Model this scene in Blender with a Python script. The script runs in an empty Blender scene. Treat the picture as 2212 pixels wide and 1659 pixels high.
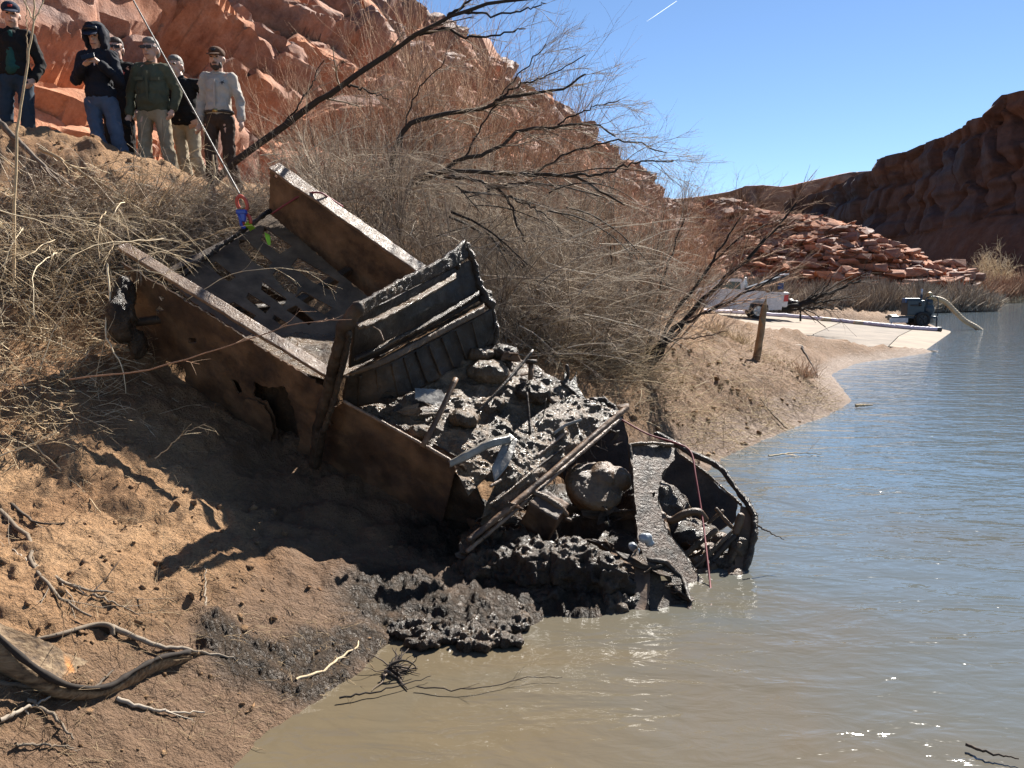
import bpy, math, random
import numpy as np
from mathutils import Vector, Matrix, geometry
random.seed(7)
RNG = np.random.default_rng(11)
sc = bpy.context.scene
COL = sc.collection

# ------------------------------------------------------------------ camera, sky, sun, exposure
CAMZ = 2.0
PITCH = math.radians(6.25)
cd = bpy.data.cameras.new('camera'); cam = bpy.data.objects.new('camera', cd); COL.objects.link(cam)
cd.sensor_width = 36.0; cd.lens = 36.0 * 1780.0 / 2212.0
cd.clip_start = 0.05; cd.clip_end = 6000
cam.location = (0, 0, CAMZ); cam.rotation_euler = (math.pi / 2 - PITCH, 0, 0)
sc.camera = cam

SUN_AZ = math.radians(32)       # to the right of the viewing direction (+Y)
SUN_EL = math.radians(42)
world = bpy.data.worlds.new('World'); sc.world = world; world.use_nodes = True
wn = world.node_tree
bg = wn.nodes['Background']
sky = wn.nodes.new('ShaderNodeTexSky'); sky.sky_type = 'NISHITA'; sky.sun_disc = False
sky.sun_elevation = SUN_EL; sky.sun_rotation = SUN_AZ
sky.altitude = 1800; sky.air_density = 1.0; sky.dust_density = 0.0; sky.ozone_density = 4.5
wn.links.new(sky.outputs[0], bg.inputs[0]); bg.inputs[1].default_value = 0.055
sd = bpy.data.lights.new('sun', 'SUN'); sun = bpy.data.objects.new('sun', sd); COL.objects.link(sun)
sd.energy = 5.0; sd.angle = math.radians(0.53); sd.color = (1.0, 0.95, 0.87)
SUNV = Vector((math.sin(SUN_AZ) * math.cos(SUN_EL), math.cos(SUN_AZ) * math.cos(SUN_EL), math.sin(SUN_EL)))
sun.rotation_euler = SUNV.to_track_quat('Z', 'Y').to_euler()
sun.location = (30, 40, 60)
sc.view_settings.view_transform = 'Standard'; sc.view_settings.look = 'None'
sc.view_settings.exposure = 1.38; sc.view_settings.gamma = 1.0
sc.view_settings.use_curve_mapping = False
sc.render.engine = 'CYCLES'
sc.cycles.use_denoising = True
sc.cycles.max_bounces = 6; sc.cycles.diffuse_bounces = 3; sc.cycles.glossy_bounces = 3
sc.cycles.transparent_max_bounces = 6
sc.cycles.sample_clamp_indirect = 6.0

# ------------------------------------------------------------------ places in the scene
FPX = 1780.0
def ray(u, v):
    x = (u - 1106.0) / FPX; y = (829.5 - v) / FPX
    d = np.array([x, y * math.sin(PITCH) + math.cos(PITCH), y * math.cos(PITCH) - math.sin(PITCH)])
    return d
CAMP = np.array([0.0, 0.0, CAMZ])
def at(u, v, Y):
    d = ray(u, v); return CAMP + d * (Y / d[1])
def atz(u, v, z):
    d = ray(u, v); return CAMP + d * ((z - CAMZ) / d[2])

# ------------------------------------------------------------------ numpy noise
def _h(ix, iy, iz, s):
    n = (ix.astype(np.int64) * 374761393 + iy.astype(np.int64) * 668265263 + iz.astype(np.int64) * 2147483647 + s * 974634777) & 0xFFFFFFFF
    n = ((n ^ (n >> 13)) * 1274126177) & 0xFFFFFFFF
    n = ((n ^ (n >> 16)) * 2246822519) & 0xFFFFFFFF
    n = n ^ (n >> 15)
    return (n & 0xFFFFFF) / float(0xFFFFFF)
def vn(p, s=0):
    p = np.asarray(p, float); f = np.floor(p); t = p - f; t = t * t * t * (t * (t * 6 - 15) + 10)
    x, y, z = f[..., 0], f[..., 1], f[..., 2]; o = 0
    for dx in (0, 1):
        wx = t[..., 0] if dx else 1 - t[..., 0]
        for dy in (0, 1):
            wy = t[..., 1] if dy else 1 - t[..., 1]
            for dz in (0, 1):
                wz = t[..., 2] if dz else 1 - t[..., 2]
                o = o + wx * wy * wz * _h(x + dx, y + dy, z + dz, s)
    return o * 2 - 1
def fbm(p, octs=4, s=0, gain=0.5, lac=2.03):
    p = np.asarray(p, float); a = 1.0; o = 0; tot = 0
    for i in range(octs):
        o = o + a * vn(p + 17.3 * i, s + i); tot += a; a *= gain; p = p * lac
    return o / tot
def ridged(p, octs=4, s=0, gain=0.5):
    p = np.asarray(p, float); a = 1.0; o = 0; tot = 0
    for i in range(octs):
        o = o + a * (1 - np.abs(vn(p + 9.1 * i, s + i)) * 2); tot += a; a *= gain; p = p * 2.07
    return o / tot
def worley(p, s=0):
    p = np.asarray(p, float); f = np.floor(p)
    d1 = np.full(p.shape[:-1], 9.0); d2 = d1.copy(); idv = np.zeros(p.shape[:-1]); ox = idv.copy(); oy = idv.copy()
    for dx in (-1, 0, 1):
        for dy in (-1, 0, 1):
            for dz in (-1, 0, 1):
                cx, cy, cz = f[..., 0] + dx, f[..., 1] + dy, f[..., 2] + dz
                q = np.stack([cx + _h(cx, cy, cz, s), cy + _h(cx, cy, cz, s + 1), cz + _h(cx, cy, cz, s + 2)], -1)
                d = np.sqrt(((q - p) ** 2).sum(-1)); i = _h(cx, cy, cz, s + 3)
                m = d < d1
                d2 = np.where(m, d1, np.minimum(d2, d)); idv = np.where(m, i, idv); d1 = np.where(m, d, d1)
                ox = np.where(m, p[..., 0] - q[..., 0], ox); oy = np.where(m, p[..., 1] - q[..., 1], oy)
    worley.ox, worley.oy = ox, oy
    return d1, d2, idv
def sstep(a, b, x):
    t = np.clip((x - a) / (b - a), 0, 1); return t * t * (3 - 2 * t)

# ------------------------------------------------------------------ objects and tags
def tag(o, label=None, cat=None, group=None, kind=None):
    if label: o['label'] = label
    if cat: o['category'] = cat
    if group: o['group'] = group
    if kind: o['kind'] = kind
    return o
def thing(name, label, cat, loc=(0, 0, 0), group=None):
    o = bpy.data.objects.new(name, None); COL.objects.link(o); o.location = [float(c) for c in loc]
    o.empty_display_size = 0.1
    return tag(o, label, cat, group)
def wloc(o):
    v = Vector((0, 0, 0)); 
    while o is not None:
        v = v + Vector(o.location); o = o.parent
    return v
def adopt(o, parent):
    o.parent = parent
    o.matrix_parent_inverse = Matrix.Translation(-Vector(parent.location)) if parent.type == 'EMPTY' else Matrix.Identity(4)
    return o
def mesh_np(name, verts, faces, mats=None, parent=None, smooth=True, attr=None, mi=None):
    """verts (N,3), faces (M,k) array or list of lists; linked as ONE object, coordinates are world ones."""
    me = bpy.data.meshes.new(name)
    verts = np.asarray(verts, np.float32)
    if isinstance(faces, np.ndarray):
        M, k = faces.shape
        me.vertices.add(len(verts)); me.vertices.foreach_set('co', verts.ravel())
        me.loops.add(M * k); me.loops.foreach_set('vertex_index', faces.astype(np.int32).ravel())
        me.polygons.add(M); me.polygons.foreach_set('loop_start', np.arange(0, M * k, k, dtype=np.int32))
        me.update(calc_edges=True)
    else:
        me.from_pydata([tuple(map(float, v)) for v in verts], [], [tuple(int(i) for i in f) for f in faces]); me.update()
    if smooth: me.shade_smooth()
    if attr:
        for an, av in attr.items():
            a = me.attributes.new(an, 'FLOAT', 'POINT'); a.data.foreach_set('value', np.asarray(av, np.float32))
    o = bpy.data.objects.new(name, me); COL.objects.link(o)
    if mats is not None:
        for m in (mats if isinstance(mats, (list, tuple)) else [mats]): me.materials.append(m)
    if mi is not None: me.polygons.foreach_set('material_index', np.asarray(mi, np.int32))
    if parent is not None: adopt(o, parent)
    return o
def grid_faces(n, m):
    i = np.arange(n - 1)[:, None] * m + np.arange(m - 1)[None, :]
    return np.stack([i, i + 1, i + m + 1, i + m], -1).reshape(-1, 4)
def join_geo(gs):
    V = []; Fq = []; off = 0
    for v, f in gs:
        V.append(np.asarray(v, float)); Fq += [[i + off for i in q] for q in (f.tolist() if isinstance(f, np.ndarray) else f)]; off += len(v)
    return np.concatenate(V), Fq
def tubes(curves, radii, sides=3, cap=False):
    """curves (K,n,3), radii (K,n) -> verts, quads"""
    C = np.asarray(curves, float); R = np.asarray(radii, float)
    K, n, _ = C.shape
    T = np.gradient(C, axis=1); T /= (np.linalg.norm(T, axis=2, keepdims=True) + 1e-9)
    ref = np.where(np.abs(T[:, :1, 2:3]) > 0.8, np.array([1.0, 0, 0]), np.array([0, 0, 1.0])); ref = np.broadcast_to(ref, T.shape)
    A = np.cross(T, ref); A /= (np.linalg.norm(A, axis=2, keepdims=True) + 1e-9); B = np.cross(T, A)
    ang = np.arange(sides) * 2 * math.pi / sides
    V = C[:, :, None, :] + R[:, :, None, None] * (A[:, :, None, :] * np.cos(ang)[None, None, :, None] + B[:, :, None, :] * np.sin(ang)[None, None, :, None])
    base = (np.arange(K) * n * sides)[:, None, None] + (np.arange(n - 1) * sides)[None, :, None] + np.arange(sides)[None, None, :]
    nxt = (np.arange(K) * n * sides)[:, None, None] + (np.arange(n - 1) * sides)[None, :, None] + ((np.arange(sides) + 1) % sides)[None, None, :]
    Fq = np.stack([base, nxt, nxt + sides, base + sides], -1).reshape(-1, 4)
    V = V.reshape(-1, 3)
    if cap:
        L = []
        for k in range(K):
            b = k * n * sides
            L.append([b + i for i in range(sides)][::-1]); L.append([b + (n - 1) * sides + i for i in range(sides)])
        return V, Fq.tolist() + L
    return V, Fq
def smooth_line(pts, n, s=None, wob=0.0, rng=RNG):
    """Catmull-Rom through pts, n samples"""
    P = np.asarray(pts, float); P = np.concatenate([[2 * P[0] - P[1]], P, [2 * P[-1] - P[-2]]])
    m = len(P) - 3; t = np.linspace(0, m - 1e-6, n); i = t.astype(int); f = (t - i)[:, None]
    p0, p1, p2, p3 = P[i], P[i + 1], P[i + 2], P[i + 3]
    q = 0.5 * ((2 * p1) + (-p0 + p2) * f + (2 * p0 - 5 * p1 + 4 * p2 - p3) * f ** 2 + (-p0 + 3 * p1 - 3 * p2 + p3) * f ** 3)
    if wob: q[1:-1] += rng.normal(0, wob, q[1:-1].shape)
    return q
def rod(name, pts, r, mat, parent=None, n=None, sides=8, wob=0.0, smooth=True, r1=None):
    pts = np.asarray(pts, float); n = n or (2 if len(pts) == 2 and not wob else max(8, len(pts) * 5))
    c = smooth_line(pts, n, wob=wob)
    rr = np.linspace(r, r if r1 is None else r1, n)
    v, f = tubes(c[None], rr[None], sides, cap=True)
    return mesh_np(name, v, f, mat, parent, smooth)
def box_geo(c, h, R=None):
    """box: centre c, half sizes h, R rows of axes (3x3, columns are axes)"""
    s = np.array([[x, y, z] for x in (-1, 1) for y in (-1, 1) for z in (-1, 1)], float) * np.asarray(h)
    if R is not None: s = s @ np.asarray(R).T
    f = [[0, 1, 3, 2], [4, 6, 7, 5], [0, 4, 5, 1], [2, 3, 7, 6], [0, 2, 6, 4], [1, 5, 7, 3]]
    return s + np.asarray(c), f
def bevel(o, w=0.005, seg=2):
    m = o.modifiers.new('bevel', 'BEVEL'); m.width = w; m.segments = seg; m.limit_method = 'ANGLE'; return o

# ------------------------------------------------------------------ materials
def nodes_of(m):
    m.use_nodes = True; nt = m.node_tree; return nt, nt.nodes, nt.links, nt.nodes['Principled BSDF']
def ramp(nt, fac, stops, interp='LINEAR'):
    r = nt.nodes.new('ShaderNodeValToRGB'); r.color_ramp.interpolation = interp
    while len(r.color_ramp.elements) < len(stops): r.color_ramp.elements.new(0.5)
    for e, (p, c) in zip(r.color_ramp.elements, stops):
        e.position = p; e.color = (*c, 1) if len(c) == 3 else c
    nt.links.new(fac, r.inputs[0]); return r.outputs[0]
def noise(nt, vec, scale, detail=5, rough=0.55, dist=0.0):
    n = nt.nodes.new('ShaderNodeTexNoise'); n.inputs['Scale'].default_value = scale; n.inputs['Detail'].default_value = detail
    n.inputs['Roughness'].default_value = rough; n.inputs['Distortion'].default_value = dist
    if vec is not None: nt.links.new(vec, n.inputs['Vector'])
    return n.outputs[0]
def mix(nt, fac, a, b, mode='MIX'):
    m = nt.nodes.new('ShaderNodeMix'); m.data_type = 'RGBA'; m.blend_type = mode
    for s, v in ((m.inputs[0], fac), (m.inputs[6], a), (m.inputs[7], b)):
        if isinstance(v, (int, float)): s.default_value = v
        elif isinstance(v, tuple): s.default_value = (*v, 1)
        else: nt.links.new(v, s)
    return m.outputs[2]
def mth(nt, op, a, b=None, c=None):
    m = nt.nodes.new('ShaderNodeMath'); m.operation = op
    for s, v in zip(m.inputs, (a, b, c)):
        if v is None: continue
        if isinstance(v, (int, float)): s.default_value = v
        else: nt.links.new(v, s)
    return m.outputs[0]
def mapping(nt, src, scale=(1, 1, 1), rot=(0, 0, 0)):
    m = nt.nodes.new('ShaderNodeMapping'); m.inputs['Scale'].default_value = scale; m.inputs['Rotation'].default_value = rot
    nt.links.new(src, m.inputs[0]); return m.outputs[0]
def attrib(nt, name):
    a = nt.nodes.new('ShaderNodeAttribute'); a.attribute_name = name; return a.outputs['Fac']
def bump(nt, bsdf, height, strength=0.5, dist=0.02, prev=None):
    b = nt.nodes.new('ShaderNodeBump'); b.inputs['Strength'].default_value = strength; b.inputs['Distance'].default_value = dist
    nt.links.new(height, b.inputs['Height'])
    if prev is not None: nt.links.new(prev, b.inputs['Normal'])
    nt.links.new(b.outputs[0], bsdf.inputs['Normal']); return b.outputs[0]
def coord(nt, which='Object'):
    return nt.nodes.new('ShaderNodeTexCoord').outputs[which]
def surf(name, stops, scale=6.0, detail=6, rough=0.7, b=0.4, bd=0.01, bscale=None, metal=0.0, spec=0.5, rr=None, dist=0.0, coat=0.0, space='Object', dents=None):
    m = bpy.data.materials.new(name); nt, ns, lk, P = nodes_of(m)
    c = coord(nt, space); n = noise(nt, c, scale, detail, 0.6, dist)
    lk.new(ramp(nt, n, stops), P.inputs['Base Color'])
    P.inputs['Metallic'].default_value = metal; P.inputs['Specular IOR Level'].default_value = spec
    P.inputs['Coat Weight'].default_value = coat; P.inputs['Coat Roughness'].default_value = 0.12
    if rr:
        n2 = noise(nt, c, scale * 2.3, 4)
        lk.new(ramp(nt, n2, [(0.35, (rr[0],) * 3), (0.65, (rr[1],) * 3)]), P.inputs['Roughness'])
    else: P.inputs['Roughness'].default_value = rough
    pv = bump(nt, P, noise(nt, c, dents[0], 2, 0.5), dents[1], dents[2]) if dents else None
    if b: bump(nt, P, noise(nt, c, bscale or scale * 4, 7, 0.65), b, bd, pv)
    return m
def flat(name, col, rough=0.5, metal=0.0, b=0.15, scale=60):
    d = tuple(x * 0.78 for x in col); e = tuple(min(1, x * 1.15) for x in col)
    return surf(name, [(0.3, d), (0.7, e)], scale=scale / 8, rough=rough, metal=metal, b=b, bd=0.002, bscale=scale)

def sheet(name, outer, holes, to3, nrm, thick, mat, parent, jag=0.0, bulge=None, seed=0, smooth=False, hjag=None):
    """flat plate with outline and holes given in a 2-D frame; to3 maps 2-D points to the place; real thickness along nrm"""
    rg = np.random.default_rng(seed + 5)
    def rough(poly, j):
        if not j: return [np.array(p, float) for p in poly]
        out = []
        for i in range(len(poly)):
            a = np.array(poly[i], float); b = np.array(poly[(i + 1) % len(poly)], float)
            L = np.linalg.norm(b - a); k = max(1, int(L / (j * 2.5)))
            for q in range(k):
                out.append(a + (b - a) * q / k + (rg.normal(0, j * 0.5, 2) if q or k == 1 else 0))
        return out
    loops = [rough(outer, jag)] + [rough(h, jag if hjag is None else hjag) for h in holes]
    tri = geometry.tessellate_polygon([[Vector((p[0], p[1], 0)) for p in L] for L in loops])
    flatp = [p for L in loops for p in L]; N = len(flatp)
    top = np.array([to3(p[0], p[1]) for p in flatp], float)
    nr = np.asarray(nrm, float)
    if bulge is not None: top = top + nr * np.array([bulge(p[0], p[1]) for p in flatp])[:, None]
    V = np.concatenate([top, top - nr * thick]); Fc = []
    for t in tri:
        Fc.append(list(t)); Fc.append([i + N for i in t][::-1])
    off = 0
    for L in loops:
        n = len(L)
        for i in range(n):
            a = off + i; b2 = off + (i + 1) % n; Fc.append([a, b2, b2 + N, a + N])
        off += n
    o = mesh_np(name, V, Fc, mat, parent, smooth)
    return o

_dg = None
def remesh(name, parts, voxel, mat, parent=None, smooth=3, disp=None, mats=None, matfn=None):
    """one continuous surface grown over tapered limbs (p0,r0,p1,r1) and ellipsoids ('e',c,(rx,ry,rz),R)"""
    G = []
    for p in parts:
        if isinstance(p[0], str) and p[0] == 'e':
            c, r = np.array(p[1], float), np.array(p[2], float); R = np.array(p[3]) if len(p) > 3 else np.eye(3)
            th = np.linspace(0, math.pi, 11); ph = np.arange(16) * 2 * math.pi / 16
            v = np.array([[math.sin(t) * math.cos(q), math.sin(t) * math.sin(q), math.cos(t)] for t in th for q in ph]) * r
            v = v @ R.T + c
            f = [[i * 16 + j, (i + 1) * 16 + j, (i + 1) * 16 + (j + 1) % 16, i * 16 + (j + 1) % 16] for i in range(10) for j in range(16)]
            G.append((v, f))
        elif isinstance(p[0], str):
            G.append(box_geo(p[1], p[2], p[3] if len(p) > 3 else None))
        else:
            p0, r0, p1, r1 = np.array(p[0], float), p[1], np.array(p[2], float), p[3]
            d = p1 - p0; L = np.linalg.norm(d) + 1e-6; d /= L
            a = [(-r0, 0.05), (-r0 * .8, .6 * r0), (-r0 * .35, .93 * r0), (0, r0)]
            a += [(L, r1), (L + r1 * .35, .93 * r1), (L + r1 * .8, .6 * r1), (L + r1, 0.05)]
            a = [(x, max(y, 0.0005) if y != 0.05 else 0.0005) for x, y in a]
            c = np.array([p0 + d * x for x, _ in a]); rr = np.array([y for _, y in a])
            ref = np.array([1.0, 0, 0]) if abs(d[2]) > .8 else np.array([0, 0, 1.0])
            A = np.cross(d, ref); A /= np.linalg.norm(A); B = np.cross(d, A); an = np.arange(12) * 2 * math.pi / 12
            v = (c[:, None] + rr[:, None, None] * (A * np.cos(an)[None, :, None] + B * np.sin(an)[None, :, None])).reshape(-1, 3)
            f = [[i * 12 + j, i * 12 + (j + 1) % 12, (i + 1) * 12 + (j + 1) % 12, (i + 1) * 12 + j] for i in range(7) for j in range(12)]
            f += [[j for j in range(12)][::-1], [84 + j for j in range(12)]]
            G.append((v, f))
    v, f = join_geo(G)
    tmp = mesh_np(name + '_tmp', v, f)
    md = tmp.modifiers.new('r', 'REMESH'); md.mode = 'VOXEL'; md.voxel_size = voxel
    if smooth:
        s = tmp.modifiers.new('s', 'SMOOTH'); s.factor = 0.6; s.iterations = smooth
    dg = bpy.context.evaluated_depsgraph_get()
    me = bpy.data.meshes.new_from_object(tmp.evaluated_get(dg)); me.name = name
    old = tmp.data; bpy.data.objects.remove(tmp); bpy.data.meshes.remove(old)
    n = len(me.vertices); co = np.empty(n * 3, np.float32); me.vertices.foreach_get('co', co); co = co.reshape(-1, 3).astype(float)
    nr = np.empty(n * 3, np.float32); me.vertices.foreach_get('normal', nr); nr = nr.reshape(-1, 3).astype(float)
    if disp is not None:
        co = co + disp(co, nr); me.vertices.foreach_set('co', co.astype(np.float32).ravel())
    me.materials.clear()
    for mm in (mats or [mat]): me.materials.append(mm)
    if matfn is not None:
        k = len(me.polygons); pc = np.empty(k * 3, np.float32); me.polygons.foreach_get('center', pc)
        me.polygons.foreach_set('material_index', matfn(pc.reshape(-1, 3)).astype(np.int32))
    me.shade_smooth(); me.update()
    o = bpy.data.objects.new(name, me); COL.objects.link(o)
    if parent is not None: adopt(o, parent)
    return o
# ================================================================== SETTING
# ---- materials of the ground
def ground_material():
    m = bpy.data.materials.new('bank_soil'); nt, ns, lk, P = nodes_of(m)
    c = coord(nt); wet = attrib(nt, 'wet'); silt = attrib(nt, 'dark')
    big = noise(nt, c, 0.9, 5, 0.6); mid = noise(nt, c, 7, 6, 0.65); fine = noise(nt, c, 55, 5, 0.7)
    dry = ramp(nt, big, [(0.3, (0.33, 0.175, 0.082)), (0.5, (0.44, 0.258, 0.13)), (0.7, (0.53, 0.335, 0.18))])
    dry = mix(nt, 0.65, dry, ramp(nt, mid, [(0.3, (0.45, 0.42, 0.40)), (0.6, (1, 1, 1))]), 'MULTIPLY')
    dry = mix(nt, 0.55, dry, ramp(nt, fine, [(0.38, (0.35, 0.32, 0.3)), (0.52, (1, 1, 1))]), 'MULTIPLY')
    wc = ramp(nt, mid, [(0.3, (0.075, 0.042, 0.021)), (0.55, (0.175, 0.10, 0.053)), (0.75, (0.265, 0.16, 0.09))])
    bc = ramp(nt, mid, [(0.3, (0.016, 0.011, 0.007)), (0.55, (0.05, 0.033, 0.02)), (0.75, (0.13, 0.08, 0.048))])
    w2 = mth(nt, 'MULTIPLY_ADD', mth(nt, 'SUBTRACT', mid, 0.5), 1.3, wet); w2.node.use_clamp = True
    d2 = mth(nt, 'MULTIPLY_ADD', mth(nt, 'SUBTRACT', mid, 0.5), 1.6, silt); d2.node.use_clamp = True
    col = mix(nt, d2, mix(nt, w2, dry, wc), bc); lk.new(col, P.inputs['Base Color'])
    wg = mth(nt, 'MULTIPLY', mth(nt, 'SUBTRACT', wet, 0.62), 1.6); wg.node.use_clamp = True
    rr = mth(nt, 'MULTIPLY_ADD', wg, -0.35, 0.95); rr = mth(nt, 'MULTIPLY_ADD', d2, -0.32, rr); lk.new(mth(nt, 'MULTIPLY_ADD', d2, -0.15, 0.35), P.inputs['Specular IOR Level'])
    rr = mth(nt, 'MULTIPLY_ADD', mth(nt, 'SUBTRACT', fine, 0.5), 0.5, rr); lk.new(rr, P.inputs['Roughness'])
    h = mth(nt, 'MULTIPLY_ADD', mid, 1.2, mth(nt, 'MULTIPLY', fine, 0.35))
    bump(nt, P, h, 1.0, 0.09)
    return m
SOIL = ground_material()

def rock_material(name='red_rock', s=1.0, shade_mul=1.0):
    m = bpy.data.materials.new(name); nt, ns, lk, P = nodes_of(m)
    c = coord(nt)
    cs = mapping(nt, c, (0.35 * s, 0.35 * s, 1.4 * s), (math.radians(28), 0, 0))
    n1 = noise(nt, cs, 0.55, 7, 0.62, 0.4); n2 = noise(nt, c, 2.2 * s, 7, 0.65); n3 = noise(nt, c, 14 * s, 6, 0.7)
    fresh = ramp(nt, n2, [(0.25, (0.27, 0.10, 0.05)), (0.5, (0.45, 0.20, 0.11)), (0.75, (0.56, 0.30, 0.19))])
    varn = ramp(nt, n2, [(0.25, (0.13, 0.07, 0.055)), (0.55, (0.22, 0.135, 0.112)), (0.8, (0.29, 0.20, 0.18))])
    v = attrib(nt, 'varn')
    f = mth(nt, 'MULTIPLY_ADD', mth(nt, 'SUBTRACT', n1, 0.5), 3.0, v); f.node.use_clamp = True
    col = mix(nt, f, fresh, varn)
    col = mix(nt, 0.38, col, ramp(nt, n3, [(0.3, (0.4, 0.36, 0.34)), (0.55, (1, 1, 1))]), 'MULTIPLY')
    if shade_mul != 1.0: col = mix(nt, 1.0, col, (shade_mul, shade_mul * .95, shade_mul * 1.08), 'MULTIPLY')
    lk.new(col, P.inputs['Base Color']); lk.new(ramp(nt, f, [(0.2, (0.95,) * 3), (0.9, (0.72,) * 3)]), P.inputs['Roughness']); P.inputs['Specular IOR Level'].default_value = 0.22
    b1 = bump(nt, P, n2, 0.35, 0.16 / s)
    bump(nt, P, n3, 0.6, 0.05 / s, b1)
    return m
ROCK = rock_material()

# ---- shoreline (pixels of the water's edge, on z = 0)
SHORE_PX = [(300, 1950), (400, 1780), (490, 1659), (560, 1590), (640, 1535), (720, 1490), (790, 1440), (830, 1395), (870, 1372), (1000, 1376), (1080, 1384), (1120, 1366),
            (1180, 1330), (1290, 1335), (1360, 1300), (1420, 1230), (1470, 1130), (1500, 1040), (1560, 990), (1640, 955), (1720, 922), (1790, 897), (1840, 868), (1815, 835),
            (1795, 808), (1850, 785), (1950, 771), (2040, 756), (2066, 745), (2060, 728), (2036, 712), (1992, 694), (1978, 684), (2010, 677), (2040, 667), (2110, 657), (2212, 648.5)]
SH = [atz(u, v, 0)[:2] for u, v in SHORE_PX]
POLY = np.array([(-30.0, -6.0), (-3.2, -6), (-2.6, 0.0)] + [tuple(p) for p in SH] + [(330, 480), (900, 1100), (-900, 1100), (-900, -6)])
def signed_d(x, y, poly=POLY):
    d = np.full(x.shape, 1e9); ins = np.zeros(x.shape, bool)
    for i in range(len(poly)):
        ax, ay = poly[i]; bx, by = poly[(i + 1) % len(poly)]
        ex, ey = bx - ax, by - ay; t = np.clip(((x - ax) * ex + (y - ay) * ey) / (ex * ex + ey * ey + 1e-12), 0, 1)
        d = np.minimum(d, (x - ax - t * ex) ** 2 + (y - ay - t * ey) ** 2)
        c = ((ay > y) != (by > y)) & (x < (bx - ax) * (y - ay) / (by - ay + 1e-12) + ax); ins ^= c
    return np.where(ins, 1, -1) * np.sqrt(d)
CT = [tuple(atz(u, v, z)) for u, v, z in [(0, 1640, .33), (250, 1640, .14), (400, 1500, .15), (0, 1480, .5), (200, 1400, .48), (620, 1400, .14), (450, 1310, .34), (0, 1300, .62), (820, 1330, .1), (250, 1250, .6)]]
CT += [tuple(at(u, v, Y)) for u, v, Y in [(0, 1100, 4.9), (0, 850, 5.8), (330, 955, 5.6), (200, 900, 5.75), (200, 1050, 5.1), (460, 1180, 4.8), (400, 890, 6.7), (600, 1010, 6.4), (600, 1150, 5.6),
      (760, 1220, 5.3), (180, 720, 6.8), (60, 700, 6.7), (260, 600, 7.5), (450, 500, 8.1), (0, 600, 7.2), (0, 400, 8.2), (250, 430, 8.3), (450, 720, 7.8), (60, 238, 8.8), (-60, 235, 8.7), (200, 268, 8.8), (350, 342, 9.0),
      (460, 392, 9.2), (560, 420, 9.6), (1300, 850, 9.3), (1250, 760, 10.6), (1400, 800, 11), (1500, 740, 13), (1650, 775, 15), (1550, 880, 11.5), (1700, 860, 13), (1180, 900, 8.4), (900, 900, 7.4), (700, 560, 8.8), (1560, 722, 17.5), (1650, 752, 18.5), (1710, 772, 19.5), (1500, 712, 19), (1440, 700, 22)]]
CT += [(-6.2, 9.7, 3.55), (-4.8, 9.7, 3.4), (-4, 9.9, 3.22), (-3.2, 10.0, 3.1), (-8, 14, 4.2), (-4, 15, 3.8), (-14, 9, 4.0), (-12, 5, 3.2), (-7, 4, 1.6), (-6, 2, .9), (-4, 0, .5), (-1.4, 10.4, 2.5), (1, 12, 1.95),
       (0, 16, 2.6), (4, 20, 1.8), (-2, 20, 3.4), (6, 30, 1.9), (8, 42, 1.7), (9, 36, 1.3), (16, 50, 1.0), (22, 52, .7), (26, 62, .8), (32, 80, 1.0), (12, 60, 1.9), (50, 100, 1.2), (10, 100, 4), (60, 160, 2), (120, 300, 2), (0, 200, 6), (-20, 30, 5), (-30, 20, 5), (100, 400, 3)]
CT = np.array(CT)
def tps_fit(P):
    n = len(P); r = np.linalg.norm(P[:, None, :2] - P[None, :, :2], axis=2); K = r
    A = np.zeros((n + 3, n + 3)); A[:n, :n] = K - 0.02 * np.eye(n); A[:n, n] = 1; A[:n, n + 1:] = P[:, :2]; A[n:, :n] = A[:n, n:].T
    return np.linalg.solve(A, np.concatenate([P[:, 2], [0, 0, 0]]))
TW = tps_fit(CT)
def base_h(x, y):
    z = TW[-3] + TW[-2] * x + TW[-1] * y
    for w, p in zip(TW[:-3], CT): z = z + w * np.sqrt((x - p[0]) ** 2 + (y - p[1]) ** 2 + 0.15)
    return z
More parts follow.
